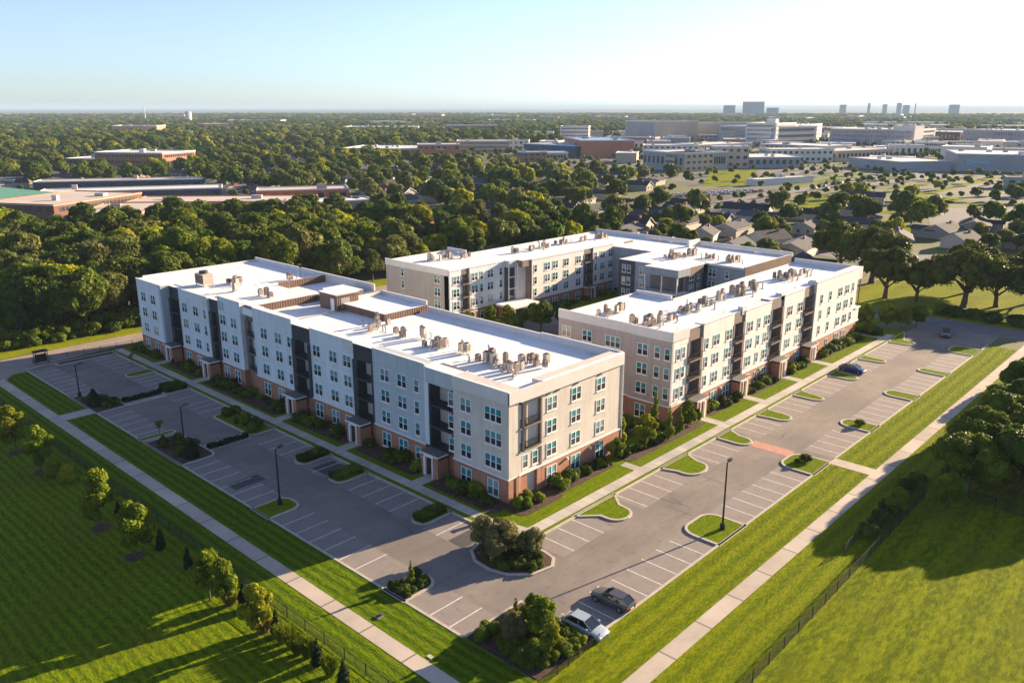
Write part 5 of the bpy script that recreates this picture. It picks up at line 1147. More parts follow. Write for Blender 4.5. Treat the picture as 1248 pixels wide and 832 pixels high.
m_ = MB(); m_.box(-.35, -.3, 0, .35, .3, .1, 'metal_grey'); m_.box(-.25, -.2, .1, .25, .2, .16, 'metal_dark'); tag(m_.build('drain_inlet', loc=(40.5, 54.8, ZL)), 'small grey storm drain inlet on the striped west lawn', 'drain')
m_ = MB(); m_.box(-.2, -.3, 0, .2, .3, .05, 'curb'); tag(m_.build('drain_cover', loc=(39.9, 46.9, ZL)), 'small pale drain cover beside the west path near the bottom edge', 'drain')
m_ = MB(); m_.box(-.25, -.25, 0, .25, .25, .8, 'metal_tan'); m_.box(-.3, -.3, .8, .3, .3, .88, 'metal_grey'); tag(m_.build('bollard', loc=(60.0, 60.8, ZL)), 'short tan post beside the end of the west sidewalk', 'bollard')
# ================================================================== cars
def car_mesh(col, glassk):
    st = [(-2.32, .62, .42, .62), (-2.2, .80, .30, .86), (-1.75, .88, .22, .95), (-1.0, .90, .20, .97), (0, .90, .20, .96), (.9, .90, .20, .93), (1.55, .88, .22, .84), (2.05, .80, .28, .70), (2.28, .60, .38, .56)]
    return st
def paint(name, c):
    m = mat(name, c, 0.28, spec=0.5); m.node_tree.nodes['Principled BSDF'].inputs['Coat Weight'].default_value = .6; return m
M['tyre'] = mat('tyre', (0.02, 0.02, 0.02), .85); M['rim'] = mat('rim', (0.4, 0.4, 0.42), .3, metal=.8); M['red_lens'] = mat('red_lens', (0.4, 0.02, 0.02), .2); M['lens'] = mat('clear_lens', (0.7, 0.72, 0.75), .15)
M['car_glass'] = mat('car_glass', (0.012, 0.016, 0.02), .05, spec=.9)
def make_car(col, label, loc, rz, cab=(-1.75, 1.05), roofh=1.46, detail=True):
    e = tag(empty('parked_car', loc, rz), label, 'car')
    k = paint('car_paint', col)
    def loft(sec, kk, name, par, smooth=True):
        m_ = MB(); n = len(sec[0]); i = m_.mi(kk)
        for s in sec: m_.v += s
        for a in range(len(sec) - 1):
            for q in range(n):
                r_ = (q + 1) % n; m_.f.append((a * n + q, (a + 1) * n + q, (a + 1) * n + r_, a * n + r_)); m_.m.append(i)
        m_.f.append(tuple(range(n))); m_.m.append(i); m_.f.append(tuple(reversed([(len(sec) - 1) * n + q for q in range(n)]))); m_.m.append(i)
        return m_.build(name, par, smooth=False)
    body = []
    for x, hw, zb_, zt in [(-2.34, .58, .40, .66), (-2.26, .78, .30, .86), (-1.8, .88, .20, .95), (-1.0, .91, .18, .97), (0, .92, .18, .95), (.9, .91, .18, .92), (1.5, .89, .20, .84), (2.0, .82, .24, .72), (2.25, .66, .32, .58)]:
        body.append([(x, -hw * .92, zb_), (x, -hw, zb_ + .18), (x, -hw, zt - .16), (x, -hw * .90, zt - .02), (x, -hw * .5, zt + .03), (x, hw * .5, zt + .03), (x, hw * .90, zt - .02), (x, hw, zt - .16), (x, hw, zb_ + .18), (x, hw * .92, zb_)])
    b = loft(body, k, 'body', e)
    bv = b.modifiers.new('bevel', 'BEVEL'); bv.width = .07; bv.segments = 3; bv.limit_method = 'ANGLE'; bv.angle_limit = R(12)
    b.data.polygons.foreach_set('use_smooth', [True] * len(b.data.polygons))
    c0, c1 = cab
    g = []
    for x, hw, z in [(c0 - .25, .70, .93), (c0 + .35, .66, roofh - .06), (c0 + .9, .67, roofh), (c1 - 1.15, .67, roofh), (c1 - .75, .66, roofh - .06), (c1 + .15, .74, .90)]:
        g.append([(x, -hw - .12 if z > 1 else -hw, .88), (x, -hw, z), (x, hw, z), (x, hw + .12 if z > 1 else hw, .88)])
    loft(g, 'car_glass', 'window_glass', e)
    m_ = MB(); rp_ = []
    m_.prism([(c0 + .42, -.58), (c0 + .9, -.62), (c1 - 1.15, -.62), (c1 - .82, -.58), (c1 - .82, .58), (c1 - 1.15, .62), (c0 + .9, .62), (c0 + .42, .58)], roofh - .05, roofh + .035, k)
    for s in (-1, 1):
        m_.tube([(c1 + .12, s * .74, .92), (c1 - .80, s * .645, roofh - .02)], .04, k, 5); m_.tube([(c0 - .22, s * .72, .94), (c0 + .38, s * .645, roofh - .02)], .06, k, 5); m_.box(-.32, s * .70, .93, -.22, s * .80, 1.0, k); m_.tube([(-.3, s * .80, .94), (-.35, s * .67, roofh - .02)], .04, k, 5)
    m_.build('roof', e)
    for x in (-1.42, 1.38):
        for s in (-1, 1):
            m_ = MB(); m_.tube([(x, s * .74, .33), (x, s * .935, .33)], .33, 'tyre', 16); o = m_.build('wheel', e)
            m_ = MB(); m_.tube([(x, s * .936, .33), (x, s * .95, .33)], .2, 'rim', 10); m_.build('rim', o)
    for s in (-1, 1):
        m_ = MB(); m_.box(2.02, s * .50, .52, 2.24, s * .76, .64, 'lens'); m_.build('headlight', e)
        m_ = MB(); m_.box(-2.33, s * .46, .66, -2.2, s * .78, .82, 'red_lens'); m_.build('taillight', e)
        m_ = MB(); m_.box(c1 - .35, s * .90, .95, c1 - .12, s * 1.05, 1.08, k); m_.build('side_mirror', e)
    m_ = MB(); m_.box(2.2, -.45, .36, 2.27, .45, .5, 'grille'); m_.build('front_grille', e)
    m_ = MB(); m_.box(-2.36, -.25, .5, -2.34, .25, .62, 'trim'); m_.build('number_plate', e)
    return e
c_w = make_car((0.30, 0.36, 0.42), 'silver-white car with dark roof glass parked nearest the camera', (52.1, 39.4, 0.01), R(-88))
c_d = make_car((0.055, 0.055, 0.06), 'dark grey car parked two stalls right of the white one', (57.3, 40.2, 0.01), R(91), (-1.9, .9), 1.38)
c_b = make_car((0.01, 0.025, 0.12), 'dark blue car parked alone beside the right building', (145.6, 51.4, 0.01), R(-92))
c_r = make_car((0.10, 0.018, 0.04), 'dark red car driving in from the street at the far junction', (183.2, 46.6, 0.01), R(195))
c_w.scale = (.98,) * 3; c_d.scale = (.98,) * 3
n_ = 0
FAR = {}
def farcar(col, k):
    m_ = MB(); p = paint('far_car_paint', col)
    m_.prism([(-2.2, -.8), (-2, -.88), (2, -.88), (2.2, -.75), (2.2, .75), (2, .88), (-2, .88), (-2.2, .8)], .25, .9, p); b = m_
    b.prism([(-1.5, -.7), (.7, -.7), (.7, .7), (-1.5, .7)], .9, 1.42, 'car_glass', p)
    for x in (-1.4, 1.4):
        for s in (-1, 1): b.tube([(x, s * .7, .32), (x, s * .9, .32)], .32, 'tyre', 8)
    FAR[k] = b.build('parked_car', link=False).data
for k, c in enumerate(((.6, .6, .6), (.05, .05, .055), (.3, .31, .33), (.03, .07, .2), (.3, .02, .02))): farcar(c, k)
rnd = random.Random(9)
CN = ['white', 'black', 'grey', 'blue', 'red']
def cars(n, f, where):
    for k in range(n):
        c = rnd.choice([0, 0, 1, 2, 2, 3, 4]); x, y, r_ = f(k); o = inst('parked_car', FAR[c], None, (x, y, .05), r_); tag(o, '%s car, %s in its row, parked %s' % (CN[c], ORD[k % 20], where), 'car', 'cars parked ' + where)
cars(9, lambda k: (112 + k * 2.75 if k < 5 else 118 + (k - 5) * 2.8, 113.5 if k < 5 else 117.6, R(90)), 'in the courtyard')
for k in range(9): pass
cars(44, lambda k: (196 + (k % 11) * 5.2 + (k // 11) * 7, 470 + (k // 11) * 24 - (k % 11) * 8.5, R(20)), 'in the long lot beyond the brick wood edge')
cars(26, lambda k: (385 + (k % 13) * 4.6, 236 + (k // 13) * 6 - (k % 13) * 1.5, R(80)), 'on the brown parking field')
cars(40, lambda k: (480 + (k % 20) * 15, 196 + (k // 20) * 7 + (k % 20) * .9, R(5)), 'along the avenue in front of the long store')
cars(40, lambda k: (600 + (k % 20) * 20, 262 + (k // 20) * 16 + (k % 20) * 3, R(15)), 'in the lots between the campus buildings')

# ================================================================== houses and town buildings
M['shingle'] = mat('shingle', (0.032, 0.036, 0.048), .9, (0.060, 0.058, 0.064), 1.2, 5, rnd=.5); M['shingle_red'] = mat('shingle_red', (0.22, 0.09, 0.05), .9, (0.27, 0.12, 0.07), 1.2)
M['siding'] = mat('siding', (0.38, 0.35, 0.31), .8, rnd=.4); M['brickfar'] = mat('far_brick', (0.30, 0.14, 0.09), .85, (0.36, 0.19, 0.13), .2, rnd=.2)
M['tan'] = mat('tan_wall', (0.50, 0.42, 0.32), .85, (0.44, 0.37, 0.29), .06); M['orange'] = mat('orange_brick', (0.46, 0.19, 0.10), .85, (0.40, 0.16, 0.09), .06); M['greywall'] = mat('grey_wall', (0.34, 0.35, 0.37), .85, (0.28, 0.29, 0.31), .05); M['palewall'] = mat('pale_wall', (0.62, 0.60, 0.56), .85)
M['greenroof'] = ribbed('green_roof', (0.10, 0.25, 0.19), 'Y', 2.5); M['blueroof'] = mat('blue_roof', (0.22, 0.34, 0.50), .6); M['paleroof'] = mat('pale_roof', (0.66, 0.64, 0.61), .8, (0.55, 0.53, 0.50), .03, 6); M['tanroof'] = mat('tan_roof', (0.55, 0.47, 0.41), .85, (0.46, 0.39, 0.34), .04, 6); M['brown'] = mat('brown_wall', (0.14, 0.075, 0.055), .85); M['navy'] = mat('navy_wall', (0.05, 0.08, 0.14), .8)
M['sign_cyan'] = mat('sign_letters', (0.25, 0.75, 0.85), .5)
def house_proto(seed, w_, d_, h, pitch, roofk, wing):
    e = empty('house', (0, 0, -60))
    m_ = MB(); m_.box(-w_ / 2, -d_ / 2, 0, w_ / 2, d_ / 2, h, 'siding')
    if wing: m_.box(w_ / 2 - 5, -d_ / 2 - 4, 0, w_ / 2, -d_ / 2, h, 'siding')
    hr = h + d_ / 2 * pitch
    for s in (-1, 1): m_.face([(s * w_ / 2, -d_ / 2, h), (s * w_ / 2, d_ / 2, h), (s * w_ / 2, 0, hr)], 'siding')
    m_.build('wall', e)
    r_ = MB(); o_ = .5; t_ = .18
    for s in (-1, 1):
        a = [(-w_ / 2 - o_, s * (d_ / 2 + o_), h - o_ * pitch), (w_ / 2 + o_, s * (d_ / 2 + o_), h - o_ * pitch), (w_ / 2 + o_, 0, hr), (-w_ / 2 - o_, 0, hr)]
        r_.face(a, roofk); r_.face([(x, y, z + t_) for x, y, z in a], roofk); r_.face([a[0], a[1], (a[1][0], a[1][1], a[1][2] + t_), (a[0][0], a[0][1], a[0][2] + t_)], 'trim')
        r_.face([a[1], a[2], (a[2][0], 0, hr + t_), (a[1][0], a[1][1], a[1][2] + t_)], 'trim'); r_.face([a[0], a[3], (a[3][0], 0, hr + t_), (a[0][0], a[0][1], a[0][2] + t_)], 'trim')
    if wing:
        xm = w_ / 2 - 2.5; hh = h + 2.5 * pitch
        for s in (-1, 1): r_.face([(xm + s * 3, -d_ / 2 - 4.5, h - .5 * pitch + t_), (xm + s * 3, 0, h - .5 * pitch + t_), (xm, 0, hh + t_), (xm, -d_ / 2 - 4.5, hh + t_)], roofk)
        r_.face([(xm - 2.5, -d_ / 2 - 4, h), (xm + 2.5, -d_ / 2 - 4, h), (xm, -d_ / 2 - 4, hh)], 'siding')
    ro = r_.build('roof', e)
    m_ = MB(); m_.box(-w_ / 4, .6, hr - 1.2, -w_ / 4 + .8, 1.3, hr + .7, 'brickfar'); m_.build('chimney', ro)
    for x in (-w_ / 3, -w_ / 8, w_ / 8):
        m_ = MB(); m_.box(x - .6, -d_ / 2 - .05, 1, x + .6, -d_ / 2 - .002, 2.2, 'glass_lo'); m_.build('window', e)
    for y in (-2, 2):
        m_ = MB(); m_.box(-w_ / 2 - .05, y - .6, 1, -w_ / 2 - .002, y + .6, 2.2, 'glass_lo'); m_.build('window', e)
    m_ = MB(); m_.box(-.5, -d_ / 2 - .06, 0, .5, -d_ / 2 - .003, 2.1, 'panel_dark'); m_.build('door', e)
    return e
HP = [house_proto(0, 15, 9, 2.9, .5, 'shingle', True), house_proto(1, 12, 8.5, 2.9, .55, 'shingle', False), house_proto(2, 18, 10, 3.2, .42, 'shingle', True)]
HR = house_proto(3, 14, 9, 4.0, .75, 'shingle_red', True)
for h_ in HP + [HR]: h_['category'] = 'house'
SPOTS = []
def near_house(src, x, y, rz, label, scl=1.0):
    o = first(src, (x, y, 0), rz, label, 'houses just beyond the woods', scl); SPOTS.append((x, y, 11)); return o
near_house(HR, 196, 218, R(200), 'tall house with steep orange-brown roof deep in the wood', 1.0)
near_house(HP[1], 137, 262, R(20), 'white walled house half hidden in the wood left of centre')
near_house(HP[0], 98, 268, R(-15), 'low house with blue-grey roof in the left wood', 1.1)
near_house(HP[2], 280, 112, R(190), 'dark roofed house just behind the right building roof')
near_house(HP[0], 300, 96, R(200), 'white gabled house with dark roof right of the park oaks')
near_house(HP[1], 309, 78, R(170), 'house with pale gable near the pale lot')
near_house(HP[2], 326, 60, R(185), 'long dark roofed house close to the right edge')
near_house(HP[1], 268, 128, R(160), 'small dark roofed house left of the park oaks')
near_house(HP[0], 330, 90, R(175), 'house with dark hipped roof behind the long one')
near_house(HP[1], 262, 150, R(200), 'dark roofed house behind the rear building wing')
near_house(HP[2], 246, 172, R(195), 'dark roofed house beyond the rear roof end')
rnd = random.Random(21)
def ang(x, y): return math.degrees(math.atan2(y, x))
TOWN = [(85, 345, 240, 520), (470, 120, 1500, 640), (330, 170, 460, 262), (455, 200, 620, 420), (380, 60, 470, 135), (236, 40, 298, 114), (900, 640, 1200, 760)]
def blocked_early(x, y):
    return (x < 262 and y < 90) or (x < 204 and y < 158) or (185 < x < 228 and 84 < y < 156 and abs((y - 84) * .5 + 196 - x) < 14) or (236 < x < 296 and 40 < y < 112) or (334 < x < 450 and 172 < y < 256) or (356 < x < 452 and 70 < y < 126) or ang(x, y) > 46
def in_town(x, y, pad=0):
    for a, b, c, d in TOWN:
        if a - pad < x < c + pad and b - pad < y < d + pad: return True
    return False
k = 0
while k < 46:
    x, y = rnd.uniform(206, 352), rnd.uniform(84, 262)
    if blocked_early(x, y) or any((x - p) ** 2 + (y - q) ** 2 < 19 ** 2 for p, q, _ in SPOTS): 
        k += .02; continue
    SPOTS.append((x, y, 9)); k = int(k) + 1
    a = ang(x, y); d = math.hypot(x, y)
    copy_tree(HP[k % 3], (x, y, 0), R(10 + 90 * rnd.randint(0, 3) + rnd.uniform(-8, 8)), rnd.uniform(.85, 1.1), 'shingle roofed house %s %s' % ('close behind' if d < 260 else 'a street behind' if d < 300 else 'two streets behind' if d < 345 else 'three streets behind', 'the park oaks' if a < 22 else 'the far end of the right building' if a < 27 else 'the rear wing roof' if a < 33 else 'the rear roof end'), 'houses behind the right building')
k = 0
while k < 190:
    d = 190 + 800 * rnd.random() ** 1.3; a = rnd.uniform(11, 75); x, y = d * math.cos(R(a)), d * math.sin(R(a))
    if y < 186 and x < 206: continue
    if a > 50 and d < 330: continue
    if in_town(x, y, 12) or (x < 262 and y < 110): continue
    if any((x - p) ** 2 + (y - q) ** 2 < 22 ** 2 for p, q, _ in SPOTS): continue
    SPOTS.append((x, y, 9)); k += 1
    copy_tree(HP[k % 3], (x, y, 0), R(10 + 90 * rnd.randint(0, 3) + rnd.uniform(-8, 8)), rnd.uniform(.9, 1.15), 'shingle roofed house %s %s' % ('just beyond the wood' if d < 320 else 'in the near streets' if d < 480 else 'in the middle streets' if d < 700 else 'in the far streets', 'near the left edge' if a > 66 else 'left of the left building' if a > 59 else 'above the left roof' if a > 52 else 'above the gap between the roofs' if a > 45 else 'above the rear roof' if a > 36 else 'above the rear wing' if a > 28 else 'above the right building' if a > 20 else 'by the right edge'), 'houses of the suburb')

def block(name, label, ax, ay, bx, by, dep, h, wallk, roofk='paleroof', storeys=0, win='glass', endk=None, cat='building', ph=0, band=None):
    """flat roofed building: front wall from A to B, body behind it (away from the camera)"""
    d = Vector((bx - ax, by - ay)); L_ = d.length; rz = math.atan2(d.y, d.x)
    nrm = Vector((-d.y, d.x)).normalized()
    if nrm.dot(Vector((ax, ay))) < 0: dep_ = -dep
    else: dep_ = dep
    e = tag(empty(name, (ax, ay, 0), rz), label, cat)
    m_ = MB(); m_.box(0, 0, 0, L_, dep_, h, wallk); m_.build('wall', e)
    m_ = MB(); s = 1 if dep_ > 0 else -1
    m_.box(-.2, -s * .2, h, L_ + .2, dep_ + s * .2, h + .25, roofk)
    t = max(.4, h * .05)
    for q in (( -.2, -s * .2, L_ + .2, s * .3), (-.2, dep_ - s * .3, L_ + .2, dep_ + s * .2), (-.2, s * .301, .3, dep_ - s * .301), (L_ - .3, s * .301, L_ + .2, dep_ - s * .301)): m_.box(q[0], q[1], h + .25, q[2], q[3], h + .25 + t, band or 'paleroof')
    ro = m_.build('roof', e)
    rg = random.Random(int(ax + ay))
    for q in range(max(1, int(L_ * abs(dep_) / 900))):
        x, y = rg.uniform(.1, .85) * L_, rg.uniform(.2, .8) * dep_; u = MB(); u.box(x, y, h + .25, x + rg.uniform(2, 5), y + rg.uniform(1.5, 3), h + rg.uniform(1.5, 3), 'metal_grey'); u.build('roof_unit', ro)
    if ph: u = MB(); u.box(L_ * .4, dep_ * .3, h + .25, L_ * .55, dep_ * .6, h + ph, wallk, roofk); u.build('penthouse', e)
    if storeys:
        fh = h / storeys; g = None
        for side in (0, 1, 2):
            ll = L_ if side == 0 else abs(dep_)
            n = int(ll / max(5.0, ll / 14)); 
            for f in range(storeys):
                if n < 2: continue
                if L_ * storeys > 160 or side:      # ribbon glazing, one strip a floor
                    u = MB(); z0, z1 = f * fh + fh * .38, f * fh + fh * .78
                    if side == 0: u.box(L_ * .03, -s * .12, z0, L_ * .97, -s * .02, z1, win)
                    elif side == 1: u.box(-.12, dep_ * .06, z0, -.02, dep_ * .94, z1, win)
                    else: u.box(L_ + .02, dep_ * .06, z0, L_ + .12, dep_ * .94, z1, win)
                    b_ = u.build('window_strip', e)
                    u = MB(); 
                    for q in range(n * 2):
                        v0 = .03 + .94 * q / (n * 2)
                        if side == 0: u.box(L_ * v0, -s * .2, z0, L_ * v0 + ll * .012 + .3, -s * .121, z1, wallk)
                        elif side == 1: u.box(-.2, dep_ * (.06 + .88 * q / (n * 2)), z0, -.121, dep_ * (.06 + .88 * q / (n * 2)) + s * (.5), z1, wallk)
                        else: u.box(L_ + .121, dep_ * (.06 + .88 * q / (n * 2)), z0, L_ + .2, dep_ * (.06 + .88 * q / (n * 2)) + s * (.5), z1, wallk)
                    u.build('mullion', b_)
                else:
                    if g is None: u = MB(); u.box(0, -.0, 0, ll / n * .5, .1, fh * .4, win); g = u.build('window', link=False).data
                    for q in range(n): inst('window', g, e, (ll / n * (q + .25), -s * .12 if s > 0 else .02, f * fh + fh * .38))
    cx_, cy_ = (ax + bx) / 2 + nrm.x * dep / 2 * (1 if nrm.dot(Vector((ax, ay))) > 0 else -1), (ay + by) / 2 + nrm.y * dep / 2 * (1 if nrm.dot(Vector((ax, ay))) > 0 else -1)
    BLK.append((Vector((ax, ay)), d.normalized(), L_, nrm * (1 if nrm.dot(Vector((ax, ay))) > 0 else -1), dep))
    return e
BLK = []
# left: school group
block('school_building', 'low brown brick school block with flat tan roof at the left edge', 100, 392, 117, 360, 52, 8, 'brown', 'tanroof', 2, band='orange')
block('school_building', 'tan roofed wing with orange brick end right of the brown block', 119, 345, 138, 330, 40, 5.5, 'orange', 'tanroof', 1, band='orange')
block('school_building', 'long low wing with pale roof and orange edge stretching right', 150, 372, 208, 318, 26, 5.5, 'orange', 'tanroof', 1, band='orange')
block('store', 'pale roofed block with bright yellow wall behind the trees', 196, 318, 236, 306, 16, 5, 'siding', 'paleroof', 1)
block('store', 'low orange walled store at the end of the pale roofs', 214, 372, 252, 348, 18, 6, 'orange', 'tanroof', 1)
block('store', 'low grey store row with dark fronts behind the school', 140, 452, 216, 410, 20, 5, 'navy', 'paleroof', 1)
block('store', 'long row of pale roofed sheds behind the left school', 160, 520, 236, 470, 16, 5, 'navy', 'tanroof', 1)
block('store', 'white roofed low building at the left edge', 125, 560, 158, 545, 20, 5, 'siding', 'paleroof', 1)
e = tag(empty('green_roof_hall', (100, 404, 0), math.atan2(20, 48)), 'hall with large shallow green metal roof at the left edge', 'building')
m_ = MB(); m_.box(-10, 0, 0, 48, 60, 6.5, 'palewall'); m_.build('wall', e)
m_ = MB(); a = [(-12, -3, 6.3), (50, -3, 6.3), (50, 63, 6.3), (-12, 63, 6.3)]; b = [(14, 24, 12), (24, 24, 12), (24, 38, 12), (14, 38, 12)]
for q in range(4): m_.face([a[q], a[(q + 1) % 4], b[(q + 1) % 4], b[q]], 'greenroof')
m_.face(b, 'greenroof'); m_.build('roof', e); BLK.append((Vector((95, 400)), Vector((.92, .38)), 60, Vector((-.38, .92)), 62))
block('office_building', 'dark red brick office with pale top beyond the school lots', 249, 662, 277, 610, 40, 13, 'brickfar', 'paleroof', 3)
block('office_building', 'low dark brick wing left of the red brick office', 238, 690, 252, 664, 30, 8, 'brown', 'paleroof', 2)
block('warehouse', 'long low building with white roof left of centre', 478, 668, 536, 586, 70, 8, 'orange', 'paleroof', 1)
block('warehouse', 'orange brick end block of the white roofed building', 518, 604, 548, 578, 30, 12, 'orange', 'paleroof', 2)
block('office_building', 'tan three storey office left of the orange brick hall', 602, 640, 640, 600, 30, 12, 'tan', 'paleroof', 3)
block('exhibition_hall', 'large orange brick hall with blue roof in the middle distance', 634, 500, 672, 466, 90, 15, 'orange', 'blueroof', 0)
block('exhibition_hall', 'long navy walled wing with blue roof left of the orange hall', 640, 580, 632, 506, 40, 10, 'navy', 'blueroof', 0)
block('office_building', 'beige tower block with stacked balconies left of the big hall', 830, 690, 850, 660, 30, 22, 'palewall', 'paleroof', 5)
block('office_building', 'blue-grey windowless block left of the tan campus block', 985, 700, 968, 640, 60, 27, 'greywall', 'paleroof', 0)
block('office_building', 'tan windowless block in the middle of the campus', 966, 636, 1024, 606, 40, 27, 'tan', 'paleroof', 0)
block('office_building', 'long tan campus block right of the windowless one', 1040, 640, 1130, 560, 50, 24, 'tan', 'paleroof', 0)
block('office_building', 'white banded parking structure in front of the campus', 672, 456, 700, 412, 30, 11, 'palewall', 'paleroof', 3)
block('office_building', 'pink and tan low block right of the white parking structure', 704, 420, 790, 404, 36, 11, 'tan', 'paleroof', 2)
block('office_building', 'grey walled block with lit tan end facing the lawn', 552, 374, 538, 329, 44, 13, 'greywall', 'paleroof', 1)
block('office_building', 'small tan block with pilasters at the lawn end', 538, 327, 566, 320, 22, 13, 'tan', 'paleroof', 3)
block('office_building', 'tan block with tall windows right of the pilastered one', 590, 334, 606, 312, 30, 16, 'tan', 'paleroof', 3)
block('hospital', 'wide blue-grey campus building with white roof edge', 1000, 560, 985, 476, 90, 22, 'greywall', 'paleroof', 3)
block('hospital', 'white five storey building with lit terraces right of centre', 986, 474, 1050, 478, 40, 26, 'palewall', 'paleroof', 5, ph=6)
block('hospital', 'long white stepped wing of the terraced building', 1052, 482, 1230, 520, 50, 22, 'palewall', 'paleroof', 4)
block('hospital', 'blue-grey low wing with shaded glass in front of the white building', 800, 400, 790, 330, 50, 10, 'greywall', 'paleroof', 2)
block('parking_garage', 'large grey parking garage with tiny openings on the right', 1034, 426, 1036, 330, 90, 20, 'greywall', 'paleroof', 4)
block('parking_garage', 'pale stair tower at the right end of the grey garage', 1037, 328, 1062, 326, 26, 24, 'palewall', 'paleroof', 0)
block('store', 'curved white roofed low block in front of the white building', 606, 318, 638, 284, 50, 8, 'greywall', 'paleroof', 1)
block('store', 'white colonnaded block behind the low grey one', 680, 330, 720, 292, 30, 11, 'palewall', 'paleroof', 2)
block('store', 'low tan store right of the colonnaded block', 730, 292, 800, 270, 40, 9, 'tan', 'tanroof', 1)
sb = block('store', 'wide grey store with cyan lettering near the right edge', 690, 186, 712, 132, 70, 12, 'greywall', 'paleroof', 0)
block('store', 'low pale roofed wing left of the lettered store', 648, 212, 686, 188, 60, 7, 'greywall', 'paleroof', 0)
block('mall', 'dark flat building behind the lettered store', 1198, 320, 1180, 240, 80, 18, 'greywall', 'paleroof', 2)
block('mall', 'dark brown flat building between garage and mall', 1232, 392, 1225, 330, 70, 14, 'brown', 'paleroof', 1)
block('store', 'low white store near the right edge behind the avenue', 860, 230, 880, 172, 60, 8, 'palewall', 'paleroof', 1)
block('store', 'small grey house-like shop in front of the lettered store', 560, 122, 566, 106, 14, 6, 'greywall', 'shingle', 1)
block('store', 'long low white shed along the avenue', 470, 236, 520, 222, 8, 3.5, 'palewall', 'paleroof', 0)
block('warehouse', 'far white warehouse row at the left edge', 470, 1420, 640, 1240, 60, 9, 'palewall', 'paleroof', 0)
block('warehouse', 'far white warehouse strip just above the left row', 560, 1560, 640, 1500, 40, 9, 'palewall', 'paleroof', 0)
block('warehouse', 'far white warehouse beyond the middle trees', 1000, 1150, 1080, 1080, 60, 10, 'palewall', 'paleroof', 0)
block('warehouse', 'far long pale warehouse beyond the campus', 1500, 900, 1640, 760, 60, 12, 'tan', 'paleroof', 0)
block('warehouse', 'far pale warehouse right of the campus', 1900, 700, 2000, 560, 80, 14, 'palewall', 'paleroof', 0)
block('warehouse', 'far tan warehouse row behind the garage', 1650, 620, 1700, 480, 80, 14, 'tan', 'paleroof', 0)
block('warehouse', 'far grey warehouse near the right edge', 1700, 420, 1740, 300, 80, 14, 'greywall', 'paleroof', 0)
rg = random.Random(44)
for q in range(70):
    d = rg.uniform(1350, 4200); a = rg.uniform(11, 47) if q % 4 else rg.uniform(47, 74); x, y = d * math.cos(R(a)), d * math.sin(R(a)); l = rg.uniform(40, 140)
    t_ = R(a + 90 + rg.uniform(-25, 25)); wk = rg.choice(['palewall', 'tan', 'greywall', 'brickfar'])
    block('warehouse', 'distant %s walled flat building in the %s haze' % ({'palewall': 'white', 'tan': 'tan', 'greywall': 'grey', 'brickfar': 'brick'}[wk], 'left' if a > 50 else 'middle' if a > 30 else 'right'), x, y, x + l * math.cos(t_), y + l * math.sin(t_), rg.uniform(30, 80), rg.uniform(7, 18), wk)['group'] = 'distant flat buildings'
rg = random.Random(45)
placed = 0
while placed < 110:
    x, y = rg.uniform(480, 1750), rg.uniform(120, 820); az_ = ang(x, y)
    if not (11 < az_ < 42) or math.hypot(x, y) < 740: continue
    l, dp_ = rg.uniform(22, 75), rg.uniform(14, 40); t_ = R(az_ + 90 + rg.choice([0, 0, 90, 20, -20]) + rg.uniform(-6, 6)); ux, uy = math.cos(t_), math.sin(t_)
    c_ = Vector((x, y))
    if any(-l < (c_ - A).dot(u) < L_ + l * .6 and -45 < (c_ - A).dot(n_) < dep + 45 for A, u, L_, n_, dep in BLK): continue
    wk = rg.choice(['palewall', 'tan', 'tan', 'greywall', 'siding', 'palewall', 'brickfar'])
    nm_ = {'palewall': 'white', 'tan': 'tan', 'greywall': 'grey', 'brickfar': 'brick', 'orange': 'orange brick', 'siding': 'beige'}[wk]
    block('store', 'low %s flat-roofed building in the town %s' % (nm_, 'near the right edge' if az_ < 19 else 'right of the terraced white building' if az_ < 27 else 'around the campus' if az_ < 34 else 'left of the campus'), x, y, x + l * ux, y + l * uy, dp_, rg.uniform(5, 12), wk, rg.choice(['paleroof', 'paleroof', 'tanroof', 'blueroof']), rg.choice([0, 1, 2]))['group'] = 'low town buildings'
    placed += 1
# skyline
for nm, lab, az, d, wd, h in (('tower_block', 'wide dark slab tower on the horizon right of centre', 27.2, 4600, 108, 71), ('tower_block', 'low blue-grey block left of the slab tower', 28.7, 4700, 62, 54), ('tower_block', 'lower pink block right of the slab tower', 26.0, 4600, 60, 42),
        ('tower_block', 'small dark tower on the horizon, leftmost of the skyline', 21.8, 5600, 48, 62), ('tower_block', 'slim pale tower on the skyline', 20.3, 5800, 20, 75), ('tower_block', 'wide low block beside the slim pale tower', 20.7, 5800, 60, 52), ('tower_block', 'dark tower between the slim pale one and the stepped one', 19.4, 5700, 34, 65), ('tower_block', 'tallest stepped tower of the right skyline', 18.6, 5800, 36, 76), ('tower_block', 'low shoulder right of the tallest stepped tower', 18.2, 5800, 50, 60),
        ('tower_block', 'needle thin tower on the right skyline', 17.7, 5800, 8, 74), ('tower_block', 'low dark tower near the right edge of the skyline', 15.6, 5600, 70, 62), ('tower_block', 'low grey block far right on the skyline', 12.7, 5600, 90, 50), ('tower_block', 'pale block between the slab and the skyline', 24.0, 5200, 80, 44)):
    if lab.startswith(('pale block', 'low grey block', 'wide low')): continue
    if d > 5000: h = 46 + (h - 46) * .8; wd *= .8
    a = R(az); x, y = d * math.cos(a), d * math.sin(a)
    block(nm, lab, x + math.sin(a) * wd / 2, y - math.cos(a) * wd / 2, x - math.sin(a) * wd / 2, y + math.cos(a) * wd / 2, wd * .5, h, 'greywall', 'greywall', 0, cat='tower')
